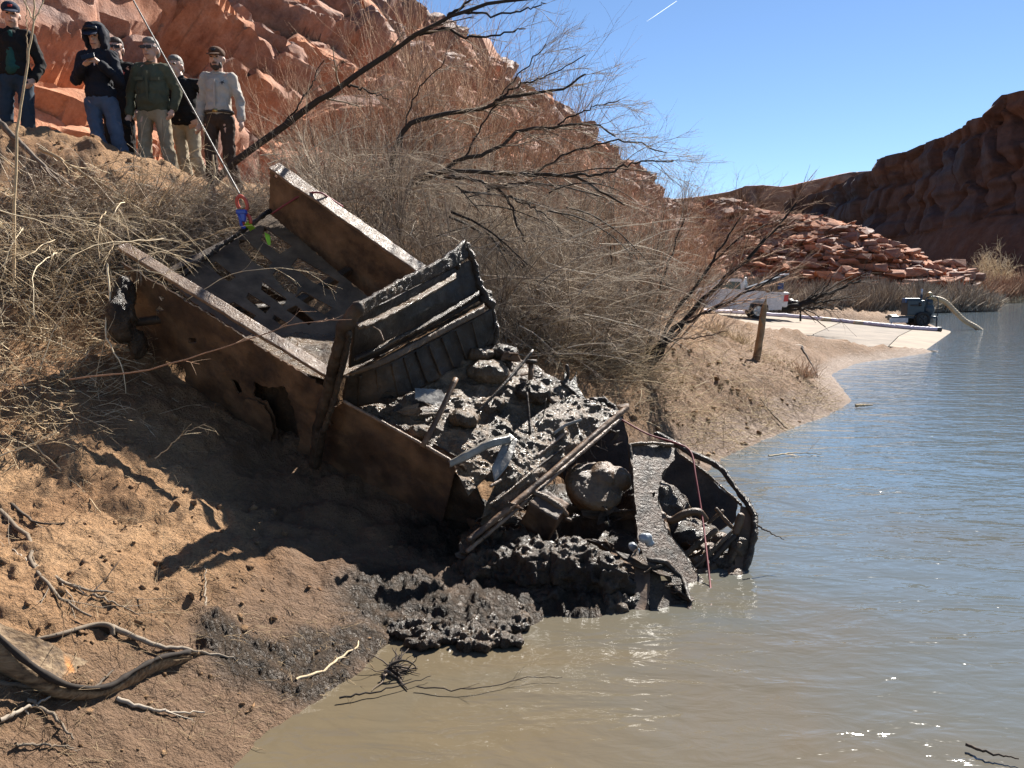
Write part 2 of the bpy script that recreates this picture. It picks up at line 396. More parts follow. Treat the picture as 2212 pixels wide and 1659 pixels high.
# concrete ramp plane
def ramp_z(x, y): return 0.3 - 0.0709 * (x - 10.2) + 0.0395 * (y - 27)
RAMP_PX = [(1520, 676), (1640, 676), (1760, 684), (1900, 695), (2040, 712), (2076, 745), (2066, 756), (1960, 750), (1792, 749), (1690, 741), (1640, 722), (1590, 702), (1500, 692)]
def on_ramp(u, v, dz=0.0):
    d = ray(u, v); # solve z = ramp
    t = (0.3 - 0.0709 * (-10.2) + 0.0395 * (-27) - CAMZ + dz) / (d[2] + 0.0709 * d[0] - 0.0395 * d[1])
    return CAMP + d * t
RAMPW = np.array([on_ramp(u, v)[:2] for u, v in RAMP_PX])
def height(x, y, detail=True):
    x = np.asarray(x, float); y = np.asarray(y, float)
    d = signed_d(x, y); zb = np.maximum(base_h(x, y), 0.05)
    far = np.clip(y / 12, 1, 6)
    w = sstep(0.0, 1.0, d / (0.9 * far)); near = np.maximum(d, 0) * 0.28
    z = (1 - w) * np.minimum(near, zb + .1) + w * zb
    z = np.where(d < 0, np.maximum(d * 0.45, -1.2), z)
    if detail:
        p = np.stack([x, y, z * 0.6], -1); k = sstep(-0.2, 1.2, d)
        bank = sstep(0.2, 2.5, d)
        z = z + k * (0.10 * fbm(p * 0.9, 3, 3) + 0.07 * bank * ridged(p * 1.7, 3, 8)) * np.clip(y / 9, .6, 4)
        w1 = worley(p * np.array([2.6, 2.6, 1]) + fbm(p * 3, 2, 4)[..., None] * .6, 5)
        z = z + k * 0.085 * (w1[1] - w1[0]) + (0.3 + 0.7 * k) * (d > -.4) * (0.045 * fbm(p * 7, 4, 12) + 0.02 * ridged(p * 16, 3, 13))
    rd = signed_d(x, y, RAMPW); zr = ramp_z(x, y) - 0.35
    z = np.where(rd > -0.15, np.minimum(z, zr), z)
    zz = np.where((rd <= -0.15) & (rd > -3) & (y > 20) & (d > 0), np.minimum(z, ramp_z(x, y) + 0.12 + 0.3 * np.maximum(-rd - .5, 0) - 0.22 * (x > 0) * (y < 33) * sstep(1.2, 0, -rd)), z)
    return zz
NA, NR = 640, 640
ang = np.radians(np.linspace(-47, 43, NA)); rad = np.concatenate([np.geomspace(1.6, 16, 430, endpoint=False), np.geomspace(16, 500, NR - 430)])
A2, R2 = np.meshgrid(ang, rad); GX = R2 * np.sin(A2); GY = R2 * np.cos(A2)
GZ = height(GX, GY); GD = signed_d(GX, GY)
wet = 1 - sstep(0.15, 0.55, GZ + 0.12 * fbm(np.stack([GX, GY, GZ], -1) * 1.5, 3, 21)) * sstep(0.1, 1.4, GD)
wet = np.where(GY > 20, 1 - sstep(0.1, .5, GZ), wet)
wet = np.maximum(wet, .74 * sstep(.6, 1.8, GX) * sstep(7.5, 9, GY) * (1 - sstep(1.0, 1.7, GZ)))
mudc = [tuple(atz(u, v, .12)[:2]) + (r,) for u, v, r in [(490, 1425, .16), (540, 1440, .2), (600, 1430, .22), (650, 1440, .2), (700, 1390, .22), (780, 1360, .2), (740, 1430, .12), (860, 1290, .4), (1000, 1320, .4), (1150, 1290, .6), (960, 1200, .4)]]
dark = np.zeros_like(GX)
for mx, my, mr in mudc: dark = np.maximum(dark, 1 - sstep(mr * .5, mr * 1.3, np.hypot(GX - mx, (GY - my))))
pp = np.stack([GX, GY, GZ], -1)
for mx, my, mr in [(-.9, 5.6, 1.1), (-.2, 5.3, 1.0), (-1.3, 6.0, 1.0), (.6, 5.8, 1.0), (-1.7, 6.3, .7), (-1.0, 5.0, .7)]: wet = np.maximum(wet, .85 * (1 - sstep(mr * .5, mr * 1.1, np.hypot(GX - mx, GY - my))))  # muddy soil, darkened further to put the wreck's shadow into the colour
dark = np.clip(dark * 1.1, 0, 1); wet = np.maximum(wet, dark)
GZ = GZ + dark * (GD > 0.02) * (0.05 * np.abs(fbm(pp * 9, 4, 31)) + 0.03 * ridged(pp * 14, 3, 32))
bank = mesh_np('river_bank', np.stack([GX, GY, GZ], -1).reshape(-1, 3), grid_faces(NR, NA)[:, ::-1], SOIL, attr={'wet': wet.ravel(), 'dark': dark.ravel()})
tag(bank, kind='structure')
# the ground goes on behind and beside the camera and out to the mesas
xs = np.linspace(-420, 0, 30); ys = np.linspace(-40, 700, 60)
def hz(x, y): return float(height(np.array([float(x)]), np.array([float(y)]))[0])
XX, YY = np.meshgrid(xs, ys); 
far = mesh_np('valley_floor', np.stack([XX - 8, YY, np.where((YY < 12), -1.6, 1.2) - 3.0 + 0 * XX], -1).reshape(-1, 3), grid_faces(60, 30), SOIL, attr={'wet': np.zeros(1800), 'dark': np.zeros(1800)})
tag(far, kind='structure')

# ---- water
def water_material():
    m = bpy.data.materials.new('river_water'); nt, ns, lk, P = nodes_of(m)
    g = nt.nodes.new('ShaderNodeNewGeometry').outputs['Position']
    sep = nt.nodes.new('ShaderNodeSeparateXYZ'); lk.new(g, sep.inputs[0])
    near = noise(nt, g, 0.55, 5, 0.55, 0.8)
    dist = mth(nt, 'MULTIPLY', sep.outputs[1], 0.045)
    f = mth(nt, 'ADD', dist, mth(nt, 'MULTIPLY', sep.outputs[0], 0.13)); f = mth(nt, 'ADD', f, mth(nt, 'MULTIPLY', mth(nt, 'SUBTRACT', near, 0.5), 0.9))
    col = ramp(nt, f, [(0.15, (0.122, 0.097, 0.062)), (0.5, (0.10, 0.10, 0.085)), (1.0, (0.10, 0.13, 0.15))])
    lk.new(col, P.inputs['Base Color']); P.inputs['Roughness'].default_value = 0.045; P.inputs['IOR'].default_value = 1.33
    P.inputs['Specular IOR Level'].default_value = 0.5
    w1 = mapping(nt, g, (1.0, 2.1, 1), (0, 0, math.radians(-18)))
    a = noise(nt, w1, 1.15, 3, 0.5, 0.6); b = noise(nt, w1, 4.2, 3, 0.5, 0.5); c = noise(nt, w1, 13, 2, 0.5)
    # ripples are calm in the muddy shallows and livelier on the open river
    open_ = ramp(nt, mth(nt, 'ADD', mth(nt, 'MULTIPLY', sep.outputs[1], 0.05), mth(nt, 'MULTIPLY', sep.outputs[0], 0.12)), [(0.2, (0.8,) * 3), (0.85, (1,) * 3)])
    h = mth(nt, 'ADD', mth(nt, 'MULTIPLY', a, 1.0), mth(nt, 'ADD', mth(nt, 'MULTIPLY', b, 0.26), mth(nt, 'MULTIPLY', c, 0.012)))
    h = mth(nt, 'MULTIPLY', h, open_)
    bump(nt, P, h, 0.44, 0.10)
    return m
WATER = water_material()
wx = np.array([-3000, 3000.0]); wy = np.array([-60, 4000.0])
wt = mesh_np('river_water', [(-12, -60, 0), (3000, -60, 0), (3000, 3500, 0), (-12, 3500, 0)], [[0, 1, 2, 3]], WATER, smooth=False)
tag(wt, kind='structure')

# ---- red cliff on the left, its crest running away towards the bend
DD = np.array([.35, .937]); NN = np.array([.937, -.35]); C0 = np.array([-7.8, 53.0])
na, ns_ = 860, 330
a = np.concatenate([np.linspace(-58, -50, 20, endpoint=False), -50 + (np.geomspace(1, 30, na - 20) - 1) / 29 * 165 ])
q = np.linspace(0, 1, ns_)
Aa, Q = np.meshgrid(a, q)
def cliff_pt(Aa, Q):
    """Q 0 = toe, 1 = crest, beyond that the back side"""
    sl = Q
    toe = 17 + 1.2 * vn(np.stack([Aa / 9, Aa * 0, Aa * 0], -1), 2)
    crest = 20.5 + 1.1 * fbm(np.stack([Aa / 7, Aa * 0 + 3, Aa * 0], -1), 3, 7) - sstep(75, 108, Aa) * 7
    prof = sl ** 1.08
    off = toe * (1 - sl); z = 2.0 + (crest - 2.0) * prof
    return off, z
off, zz = cliff_pt(Aa, Q)
S = Q * 25.0
# beds: they dip gently along the cliff; blocks of them are broken away
n0 = fbm(np.stack([Aa / 9, S / 6, S * 0], -1), 3, 40)
u1 = np.stack([Aa / 6.0 + n0 * .3, (S - 0.12 * Aa) / 1.5 + n0 * .5, S * 0], -1)
d1, e1, i1 = worley(u1, 41); t1 = (((i1 * 7.7) % 1) - .5) * worley.ox * 2.2 + (((i1 * 13.3) % 1) - .6) * worley.oy * 1.7
u2 = np.stack([Aa / 2.3 + n0 * .6, (S - 0.12 * Aa) / 0.55 + n0 * .7, S * 0], -1)
d2, e2, i2 = worley(u2, 44); t2 = (((i2 * 7.7) % 1) - .5) * worley.ox * .5 + (((i2 * 13.3) % 1) - .6) * worley.oy * .4
bedn = vn(np.stack([Aa / 30, (S - .1 * Aa + n0) / .8, S * 0], -1), 47)
disp = 1.25 * (i1 - .5) + t1 + (0.40 * (i2 - .5) + t2) * (((i1 * 3.1) % 1) > .35) + 0.3 * bedn + 0.45 * n0 + 0.12 * fbm(np.stack([Aa * 1.2, S * 2.4, S * 0], -1), 3, 49)
disp -= 0.45 * (1 - sstep(0.0, 0.09, e1 - d1)) + 0.18 * (1 - sstep(0.0, 0.1, e2 - d2))
edge = np.clip(np.minimum(Q / .03, 1), 0, 1); disp = disp * edge * np.clip((Aa + 60) / 22, 0.55, 1.25)
nrm2 = 0.72; off2 = off + disp * nrm2; zz2 = zz + disp * 0.69
CX_ = C0[0] + DD[0] * Aa + NN[0] * off2; CY_ = C0[1] + DD[1] * Aa + NN[1] * off2
varn = np.clip((i1 > .5) * .5 + (i2 > .6) * .2 + sstep(.2, .9, Q) * .34 + sstep(0, 60, Aa) * .1 - .3 * (1 - sstep(.0, .25, Q)) - .10, 0, 1)
# back side closes the ridge
bk = [(-3, -1.5), (-12, -6), (-40, -16)]
VX = np.concatenate([np.stack([CX_, CY_, zz2], -1)] + [np.stack([CX_[-1:] + NN[0] * o, CY_[-1:] + NN[1] * o, zz2[-1:] + h], -1) for o, h in bk])
VA = np.concatenate([varn] + [varn[-1:]] * 3)
cliff = mesh_np('red_cliff', VX.reshape(-1, 3), grid_faces(ns_ + 3, na), ROCK, attr={'varn': VA.ravel()}, smooth=True)
try: cliff.data.set_sharp_from_angle(angle=math.radians(32))
except Exception: pass
tag(cliff, kind='structure')

# loose and standing slabs on the cliff: stones one could pick apart
def stone_mesh(seed, flatness=0.4):
    import bmesh
    rg = np.random.default_rng(seed); p = rg.uniform(-1, 1, (16, 3)); p /= np.abs(p).max(1)[:, None] ** .75
    p = p * np.array([1, .75, flatness]); bm = bmesh.new()
    for q_ in p: bm.verts.new(q_)
    r = bmesh.ops.convex_hull(bm, input=bm.verts)
    for v_ in [v for v in bm.verts if not v.link_faces]: bm.verts.remove(v_)
    me = bpy.data.meshes.new('rock_slab'); bm.to_mesh(me); bm.free()
    at_ = me.attributes.new('varn', 'FLOAT', 'POINT'); at_.data.foreach_set('value', np.full(len(me.vertices), float(rg.uniform(-.1, .9)), np.float32))
    me.materials.append(ROCK); return me
STONES = [stone_mesh(s, f) for s, f in zip(range(14), [.22, .3, .4, .25, .5, .35, .6, .28, .45, .33, .7, .5, .38, .3])]
rg = np.random.default_rng(5)
slope_rot = Matrix(((DD[0], -0.7 * NN[0], 0.7 * NN[0]), (DD[1], -0.7 * NN[1], 0.7 * NN[1]), (0, .7, .7)))
for k in range(90):
    ia = int((rg.random() ** .8) * (na - 30)) + 15; iq = int(rg.uniform(.05, .97) * ns_)
    p = VX[iq, ia]; sz = rg.uniform(.35, 1.15) * np.clip(p[1] / 32, .55, 1.7)
    o = bpy.data.objects.new('rock_slab', STONES[rg.integers(14)]); COL.objects.link(o)
    o.matrix_world = Matrix.Translation(Vector(p)) @ slope_rot.to_4x4() @ Matrix.Rotation(rg.normal(-.1, .3), 4, 'Z') @ Matrix.Rotation(rg.normal(0, .25), 4, 'X') @ Matrix.Diagonal((sz * 1.5, sz * .8, sz, 1))
    o.parent = cliff

# ---- ledgy outcrop of boulders at the end of the cliff
sky_px = [(1380, 436), (1450, 432), (1500, 436), (1560, 430), (1600, 434), (1650, 452), (1720, 458), (1800, 464), (1842, 472), (1868, 496), (1905, 505), (1950, 522), (1985, 548), (2020, 562), (2060, 572), (2088, 586), (2112, 606)]
base_v = 622
uu = np.linspace(1380, 2112, 420); vt = np.interp(uu, [p[0] for p in sky_px], [p[1] for p in sky_px])
Yb = np.interp(uu, [1380, 2112], [112, 104.0])
rows = 130; qq = np.linspace(0, 1, rows)
OV = np.zeros((rows, 420, 3))
for i in range(420):
    lo = at(uu[i], base_v, Yb[i]); hi = at(uu[i], vt[i], Yb[i] + 14)
    OV[:, i, :] = lo[None] * (1 - qq[:, None]) + hi[None] * qq[:, None]
    OV[:, i, 2] = lo[2] - 2.5 * (qq < .001) + (hi[2] - lo[2]) * (qq ** .9)
P3 = OV.copy(); nn0 = fbm(P3 / 5, 3, 60)
d1, e1, i1 = worley(np.stack([P3[..., 0] / 3.6 + nn0, P3[..., 1] / 20, P3[..., 2] / 1.25 + nn0], -1), 61)
d2, e2, i2 = worley(np.stack([P3[..., 0] / 1.4, P3[..., 1] / 9, P3[..., 2] / .6 + nn0], -1), 63)
dsp = 1.9 * (i1 - .5) + .8 * (i2 - .5) - .8 * (1 - sstep(0, .12, e1 - d1)) + .6 * nn0
fade = np.clip(qq / .06, 0, 1)[:, None]
OV[..., 1] -= dsp * fade * 1.0; OV[..., 2] += .25 * dsp * fade; OV[..., 0] += .2 * dsp * fade
top = OV[-1:]; 
OV = np.concatenate([OV, top + np.array([0, 6, -1.0]), top + np.array([0, 20, -8.0])])
ov = np.concatenate([np.clip((i1 > .6) * .55 + (i2 > .7) * .3 - .1, 0, 1), np.zeros((2, 420))])
outc = mesh_np('ledge_outcrop', OV.reshape(-1, 3), grid_faces(rows + 2, 420), ROCK, attr={'varn': ov.ravel()})
try: outc.data.set_sharp_from_angle(angle=math.radians(35))
except Exception: pass
tag(outc, kind='structure')
for k in range(230):
    i = int(rg.uniform(.28, .985) * 419); j = int(rg.uniform(0.02, .9) * rows * (0.6 if i < 250 else 1))
    p = OV[j, i] + np.array([0, -.5, .1]); sz = rg.uniform(.35, 1.15)
    o = bpy.data.objects.new('boulder', STONES[rg.integers(4, 14)]); COL.objects.link(o)
    o.matrix_world = Matrix.Translation(Vector(p)) @ Matrix.Rotation(rg.uniform(0, 6.3), 4, 'Z') @ Matrix.Rotation(rg.normal(0, .35), 4, 'X') @ Matrix.Diagonal((sz * 1.4, sz, sz * .9, 1))
    o.parent = outc

# ---- dark mesa across the bend, and the sunlit slickrock ridge behind it
MESA = rock_material('shaded_mesa_rock', 0.05, 0.26); RIDGE = rock_material('slickrock', 0.05)  # the mesa's shade is put into its rock colour by a darkened palette
def ridge(name, prof, Yf, base_z, n, rows, talus, seed, mat, cell, amp, tf=.62):
    us = np.linspace(prof[0][0], prof[-1][0], n); vs = np.interp(us, [p[0] for p in prof], [p[1] for p in prof])
    Yc = np.interp(us, [p[0] for p in Yf], [p[1] for p in Yf])
    crest = np.array([at(u_, v_, y_) for u_, v_, y_ in zip(us, vs, Yc)])
    tan = np.gradient(crest[:, :2], axis=0); tan /= np.linalg.norm(tan, axis=1)[:, None]
    nr = np.stack([tan[:, 1], -tan[:, 0]], -1); nr *= np.sign(-(nr * crest[:, :2]).sum(1))[:, None]   # towards the camera side
    H = crest[:, 2] - base_z; q_ = np.linspace(0, 1, rows)[:, None]
    tq = talus; offn = np.where(q_ < tq, (1 - q_ / tq) * tf + .05, .05 * (1 - (q_ - tq) / (1 - tq)) ** 2.0)
    Z = base_z + H[None] * q_; OFF = offn * H[None] * 1.15
    P_ = np.stack([crest[None, :, 0] + nr[None, :, 0] * OFF, crest[None, :, 1] + nr[None, :, 1] * OFF, Z], -1)
    L = np.cumsum(np.linalg.norm(np.gradient(crest[:, :2], axis=0), axis=1))[None] + 0 * Z
    nn_ = fbm(np.stack([L / (cell * 3), Z / (cell * 3), 0 * Z], -1), 4, seed)
    d1_, e1_, i1_ = worley(np.stack([L / cell + nn_, Z / (cell * 2.2), 0 * Z], -1), seed + 3)
    beds = vn(np.stack([L / 200, Z / (cell * .35), 0 * Z], -1), seed + 8)
    D_ = amp * ((i1_ - .5) * (q_ > tq) + .9 * nn_ + .45 * beds * (.4 + (q_ > tq) * .6) - .5 * (1 - sstep(0, .15, e1_ - d1_)) * (q_ > tq)) * np.clip(q_ * 8, 0, 1) * (1 - .7 * sstep(.93, 1, q_))
    P_[..., 0] += nr[None, :, 0] * D_; P_[..., 1] += nr[None, :, 1] * D_
    P_ = np.concatenate([P_, (P_[-1] - np.concatenate([nr * 30, np.full((n, 1), -4.0)], 1))[None], (P_[-1] - np.concatenate([nr * 200, np.full((n, 1), 30.0)], 1))[None]])
    va = np.clip((q_ > tq) * .35 + (i1_ - .3) * .5, 0, 1); va = np.concatenate([va, np.full((2, n), .1)])
    o = mesh_np(name, P_.reshape(-1, 3), grid_faces(rows + 2, n), mat, attr={'varn': va.ravel()})
    return tag(o, kind='structure')
ridge('far_slickrock_ridge', [(1380, 440), (1450, 432), (1520, 424), (1575, 414), (1610, 402), (1650, 400), (1690, 404), (1730, 396), (1780, 385), (1840, 372), (1900, 368), (2000, 380)], [(1380, 900), (2000, 820)], 2, 260, 50, .35, 70, RIDGE, 26, 14)
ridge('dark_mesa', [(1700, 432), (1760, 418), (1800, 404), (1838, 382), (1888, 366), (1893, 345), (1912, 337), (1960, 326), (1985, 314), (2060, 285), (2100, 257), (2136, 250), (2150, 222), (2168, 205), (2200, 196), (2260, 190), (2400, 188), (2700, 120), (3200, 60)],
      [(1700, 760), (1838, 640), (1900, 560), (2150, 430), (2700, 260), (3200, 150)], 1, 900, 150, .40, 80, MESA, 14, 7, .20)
# ---- contrail, a thin streak of ice cloud high above
CON = bpy.data.materials.new('contrail_ice'); nt_, _, lk_, P_c = nodes_of(CON); tr_ = nt_.nodes.new('ShaderNodeBsdfTranslucent'); tr_.inputs[0].default_value = (.95, .95, .97, 1); tp_ = nt_.nodes.new('ShaderNodeBsdfTransparent'); mx_ = nt_.nodes.new('ShaderNodeMixShader'); mx_.inputs[0].default_value = .65
lk_.new(tr_.outputs[0], mx_.inputs[1]); lk_.new(tp_.outputs[0], mx_.inputs[2]); lk_.new(mx_.outputs[0], nt_.nodes['Material Output'].inputs[0])
c1, c2 = at(1396, 47, 3900), at(1462, 2, 3700)
v_, f_ = tubes(np.linspace(c1, c2, 14)[None], np.array([[.4, 1, 1.6, 2.0, 2.2, 2.6, 2.6, 2.4, 2.6, 2.6, 2.4, 2.4, 2.2, 2]]) * .38, 6)
tag(mesh_np('contrail', v_, f_, CON), kind='structure')
# ================================================================== VEGETATION
_ts = np.geomspace(1.6, 160, 520)
def hit(u, v, lift=0.0):
    """where the line of sight through a pixel meets the ground"""
    d = ray(u, v); d = d / np.linalg.norm(d[:2]); P_ = CAMP[None] + d[None] * _ts[:, None]
    h = height(P_[:, 0], P_[:, 1], False); k = np.argmax(P_[:, 2] < np.maximum(h, 0))
    if k == 0: return P_[-1]
    a_ = P_[k - 1]; b_ = P_[k]; da = a_[2] - max(h[k - 1], 0); db = b_[2] - max(h[k], 0); t = da / (da - db + 1e-9)
    p = a_ + (b_ - a_) * t; p[2] += lift; return p
def gz(x, y): return height(np.asarray(x, float), np.asarray(y, float), False)

def bark(name, c0, c1, c2, rough=0.85):
    m = bpy.data.materials.new(name); nt, ns, lk, P = nodes_of(m)
    t = attrib(nt, 'tone'); n = noise(nt, coord(nt), 30, 4)
    f = mth(nt, 'MULTIPLY_ADD', mth(nt, 'SUBTRACT', n, 0.5), 0.5, t)
    lk.new(ramp(nt, f, [(0.05, c0), (0.5, c1), (0.95, c2)]), P.inputs['Base Color'])
    P.inputs['Roughness'].default_value = rough; P.inputs['Specular IOR Level'].default_value = 0.35
    bump(nt, P, n, 0.5, 0.004); return m
B_GREY = bark('grey_twig_bark', (.09, .065, .048), (.31, .235, .17), (.60, .50, .38))
B_RED = bark('reddish_twig_bark', (.13, .065, .04), (.40, .23, .14), (.60, .42, .28))
B_TAN = bark('dry_stalk', (.20, .13, .07), (.50, .37, .22), (.75, .62, .42))
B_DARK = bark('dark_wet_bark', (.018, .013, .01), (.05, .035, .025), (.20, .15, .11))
B_DRIFT = bark('grey_driftwood', (.06, .045, .033), (.20, .155, .11), (.38, .32, .25))

def nrmz(a): return a / (np.linalg.norm(a, axis=-1, keepdims=True) + 1e-9)
def grow(start, d, L, n, wander, bias, rg):
    K = len(start); out = np.zeros((K, n, 3)); out[:, 0] = start; d = nrmz(d.copy()); st = (np.asarray(L) / (n - 1))[:, None]
    for i in range(1, n):
        d = nrmz(d + rg.normal(0, wander, (K, 3)) + bias); out[:, i] = out[:, i - 1] + d * st
    return out
def kids(C, R, m, t0, t1, spread, Lk, n, wander, bias, rg, rk=0.55, keep=0.5, rmin=.0012):
    """m children on every curve"""
    K, N, _ = C.shape; par = np.repeat(np.arange(K), m); t = rg.uniform(t0, t1, K * m) * (N - 1); i = np.minimum(t.astype(int), N - 2); f = (t - i)[:, None]
    s = C[par, i] * (1 - f) + C[par, i + 1] * f; tg = nrmz(C[par, i + 1] - C[par, i])
    d = nrmz(tg * keep + rg.normal(0, spread, s.shape)); r0 = (R[par, i] * rk).clip(rmin, None)
    L = Lk * rg.uniform(.45, 1.2, K * m); c = grow(s, d, L, n, wander, bias, rg)
    return c, r0[:, None] * np.linspace(1, .45, n)[None]
class Brush:
    def __init__(s): s.G = []; s.tone = []; s.off = 0; s.V = []; s.F = []
    def add(s, C, R, sides=3, tone=(.2, .9), rg=RNG):
        v, f = tubes(C, R, sides); s.V.append(v); s.F.append(f + s.off); s.off += len(v)
        t = rg.uniform(tone[0], tone[1], len(C)); s.tone.append(np.repeat(t, C.shape[1] * sides))
    def build(s, name, mat, parent=None, origin=None):
        V = np.concatenate(s.V); 
        if origin is not None: V = V - np.asarray(origin)
        o = mesh_np(name, V, np.concatenate(s.F), mat, None, True, attr={'tone': np.concatenate(s.tone)})
        if origin is not None: o.location = [float(c) for c in origin]
        if parent is not None: adopt(o, parent)
        return o
UPV = np.array([0, 0, 1.0])

# ---- generic bare shrubs (a handful of shapes, set out many times)
def make_shrub(seed, h=1.6, stems=22, spread=.55, wisp=.10, up=.06, mat=B_GREY, k1=12, k2=6, lean=(0, 0), r=.010):
    rg = np.random.default_rng(seed); b = Brush(); tw = Brush()
    s0 = np.zeros((stems, 3)); s0[:, :2] = rg.normal(0, .10, (stems, 2))
    d = rg.normal(0, spread, (stems, 3)); d[:, 2] = np.abs(d[:, 2]) + .55; d[:, 0] += lean[0]; d[:, 1] += lean[1]
    C = grow(s0, d, h * rg.uniform(.6, 1.15, stems), 9, wisp, np.array([0, 0, up]), rg); R = (r * rg.uniform(.5, 1.2, stems))[:, None] * np.linspace(1, .35, 9)[None]
    b.add(C, R, 4, (.0, .6), rg)
    c1, r1 = kids(C, R, k1, .12, .95, .42, h * .42, 6, .13, np.array([0, 0, up * .8]), rg, .55, 1.0, .0016); tw.add(c1, r1, 3, (.1, .9), rg)
    c2, r2 = kids(c1, r1, k2, .15, .95, .45, h * .17, 4, .14, np.array([0, 0, up * .5]), rg, .6, 1.0, .0012); tw.add(c2, r2, 3, (.2, 1), rg)
    return b, tw, mat
def shrub_proto(seed, label, cat, group, **kw):
    b, tw, mat = make_shrub(seed, **kw)
    s = b.build('bare_shrub', mat); t = tw.build('twigs', mat); t.parent = s
    tag(s, label, cat, group); return s
def place(proto, loc, rz, sc_, label=None, group=None, tilt=(0, 0), first=[]):
    if proto.name in first:
        o = proto.copy(); COL.objects.link(o)
        for ch in proto.children:
            c = ch.copy(); COL.objects.link(c); c.parent = o
    else: first.append(proto.name); o = proto
    o.location = [float(c) for c in loc]; o.rotation_euler = (tilt[0], tilt[1], rz); o.scale = (sc_,) * 3
    if label: o['label'] = label
    if group: o['group'] = group
    return o
GT = 'bare tamarisk shrubs in the thicket behind the wreck'
L_T = 'bare grey tamarisk shrub tangled into the thicket on the bank behind the wreck'
protosG = [shrub_proto(100 + i, L_T, 'shrub', GT, h=1.5, stems=18, k1=11, k2=6, spread=.6, up=.02, mat=B_GREY) for i in range(3)]
L_R = 'upright reddish wispy shrub at the foot of the red cliff'
GR = 'reddish wispy shrubs along the foot of the cliff'
protosR = [shrub_proto(200 + i, L_R, 'shrub', GR, h=1.9, stems=20, k1=10, k2=6, spread=.26, wisp=.06, up=.07, mat=B_RED, r=.008) for i in range(3)]
rg = np.random.default_rng(77)
G_AT = ['left of the far bed rail', 'close behind the far bed rail corner', 'behind the middle of the far bed rail', 'over the front end of the far bed rail', 'just above the far bed rail and cab wall', 'left of the torn spike of the cab wall', 'right behind the torn spike of the cab wall', 'above and right of the cab wall', 'at the middle of the thicket below the hanging limbs', 'at the heart of the thicket right of the hanging limbs', 'at the back of the thicket left of the big tamarisk', 'at the back of the thicket under the big tamarisk', 'at the back of the thicket below its longest limb', 'at the back right of the thicket', 'at the right back edge of the thicket', 'low on the bank above the mud filled cab', 'low in the thicket above the windscreen sill', 'right of centre in the thicket', 'behind the upper far bed rail', 'low beside the right frame of the cab wall', 'left of the dark tamarisk trunk', 'low and left of the dark tamarisk trunk foot', 'behind the right middle of the thicket', 'in the middle distance of the thicket', 'tight against the cab wall top', 'low on the bank right of centre', 'at the right']
R_AT = ['above the far bed rail', 'left of the big tamarisk', 'behind the big tamarisk trunk', 'against the cliff at the first bend of the skyline', 'where the cliff edge meets the sky', 'right of the round boulder on the skyline', 'below the open sky left of centre', 'in front of the middle of the cliff edge', 'where the cliff edge drops to the right', 'before the lower cliff edge', 'right of the longest dark limb', 'at the right end of the cliff foot', 'above the fanning tamarisk', 'behind the thicket under the skyline boulder', 'behind the middle of the thicket', 'far back before the lower cliff', 'at the far end before the cliff', 'tall and pale against the cliff', 'smallest, at the back right']
# thicket behind the wreck
for k_, (u, v, Y, s) in enumerate( [(600, 450, 9.4, .55), (670, 440, 9.6, .7), (740, 450, 9.6, .9), (800, 450, 9.3, 1.0), (880, 480, 9.4, 1.1), (960, 500, 9.4, 1.0), (1050, 520, 9.5, 1.1), (1120, 560, 9.7, 1.1), (1200, 600, 10, 1.1), (900, 400, 10.6, 1.2), (1010, 420, 10.8, 1.2),
                     (1120, 450, 11.2, 1.2), (1230, 500, 11.5, 1.2), (1300, 560, 11.5, 1.2), (1180, 700, 9.6, .9), (1280, 690, 10.4, 1.0), (1360, 640, 11.5, 1.2), (780, 400, 10.4, 1.0), (1090, 640, 9.2, .8), (1400, 720, 11.4, 1.0), (1340, 760, 10.8, .8),
                     (1250, 620, 12.5, 1.3), (1150, 520, 10.3, 1.1), (980, 560, 9.0, .8), (1220, 660, 11, 1.0)]):
    x, y = at(u, v, Y)[:2]; z = gz([x], [y])[0]; zt = at(u, v, Y)[2]
    place(protosG[rg.integers(3)], (x, y, min(z, zt) - .05), rg.uniform(0, 6.28), s * rg.uniform(.9, 1.15), 'bare grey shrub ' + G_AT[k_ % len(G_AT)], tilt=(rg.normal(.15, .2), rg.normal(.25, .2)))
# reddish upright wisps rising in front of the cliff
for k_, (u, Y, s) in enumerate([(700, 12, .9), (790, 12.5, 1.1), (860, 12.5, 1.35), (920, 13, 1.6), (1000, 13.5, 1.7), (1080, 14, 1.7), (1150, 14.5, 1.6), (1220, 15, 1.4), (1290, 16, 1.35), (1360, 17, 1.3), (1430, 18, 1.3), 
                  (1490, 20, 1.3), (1180, 13, 1.3), (1300, 13.5, 1.2), (1400, 15, 1.2), (1460, 25, 1.7), (880, 14.5, 1.5), (1240, 22, 2.0), (1330, 26, 2.2)]):
    x = (u - 1106) / FPX * Y; z = gz([x], [Y])[0]
    place(protosR[rg.integers(3)], (x, Y, z - .05), rg.uniform(0, 6.28), s * rg.uniform(.9, 1.1), 'reddish wispy shrub ' + R_AT[k_ % len(R_AT)], tilt=(rg.normal(0, .08), rg.normal(.08, .08)))

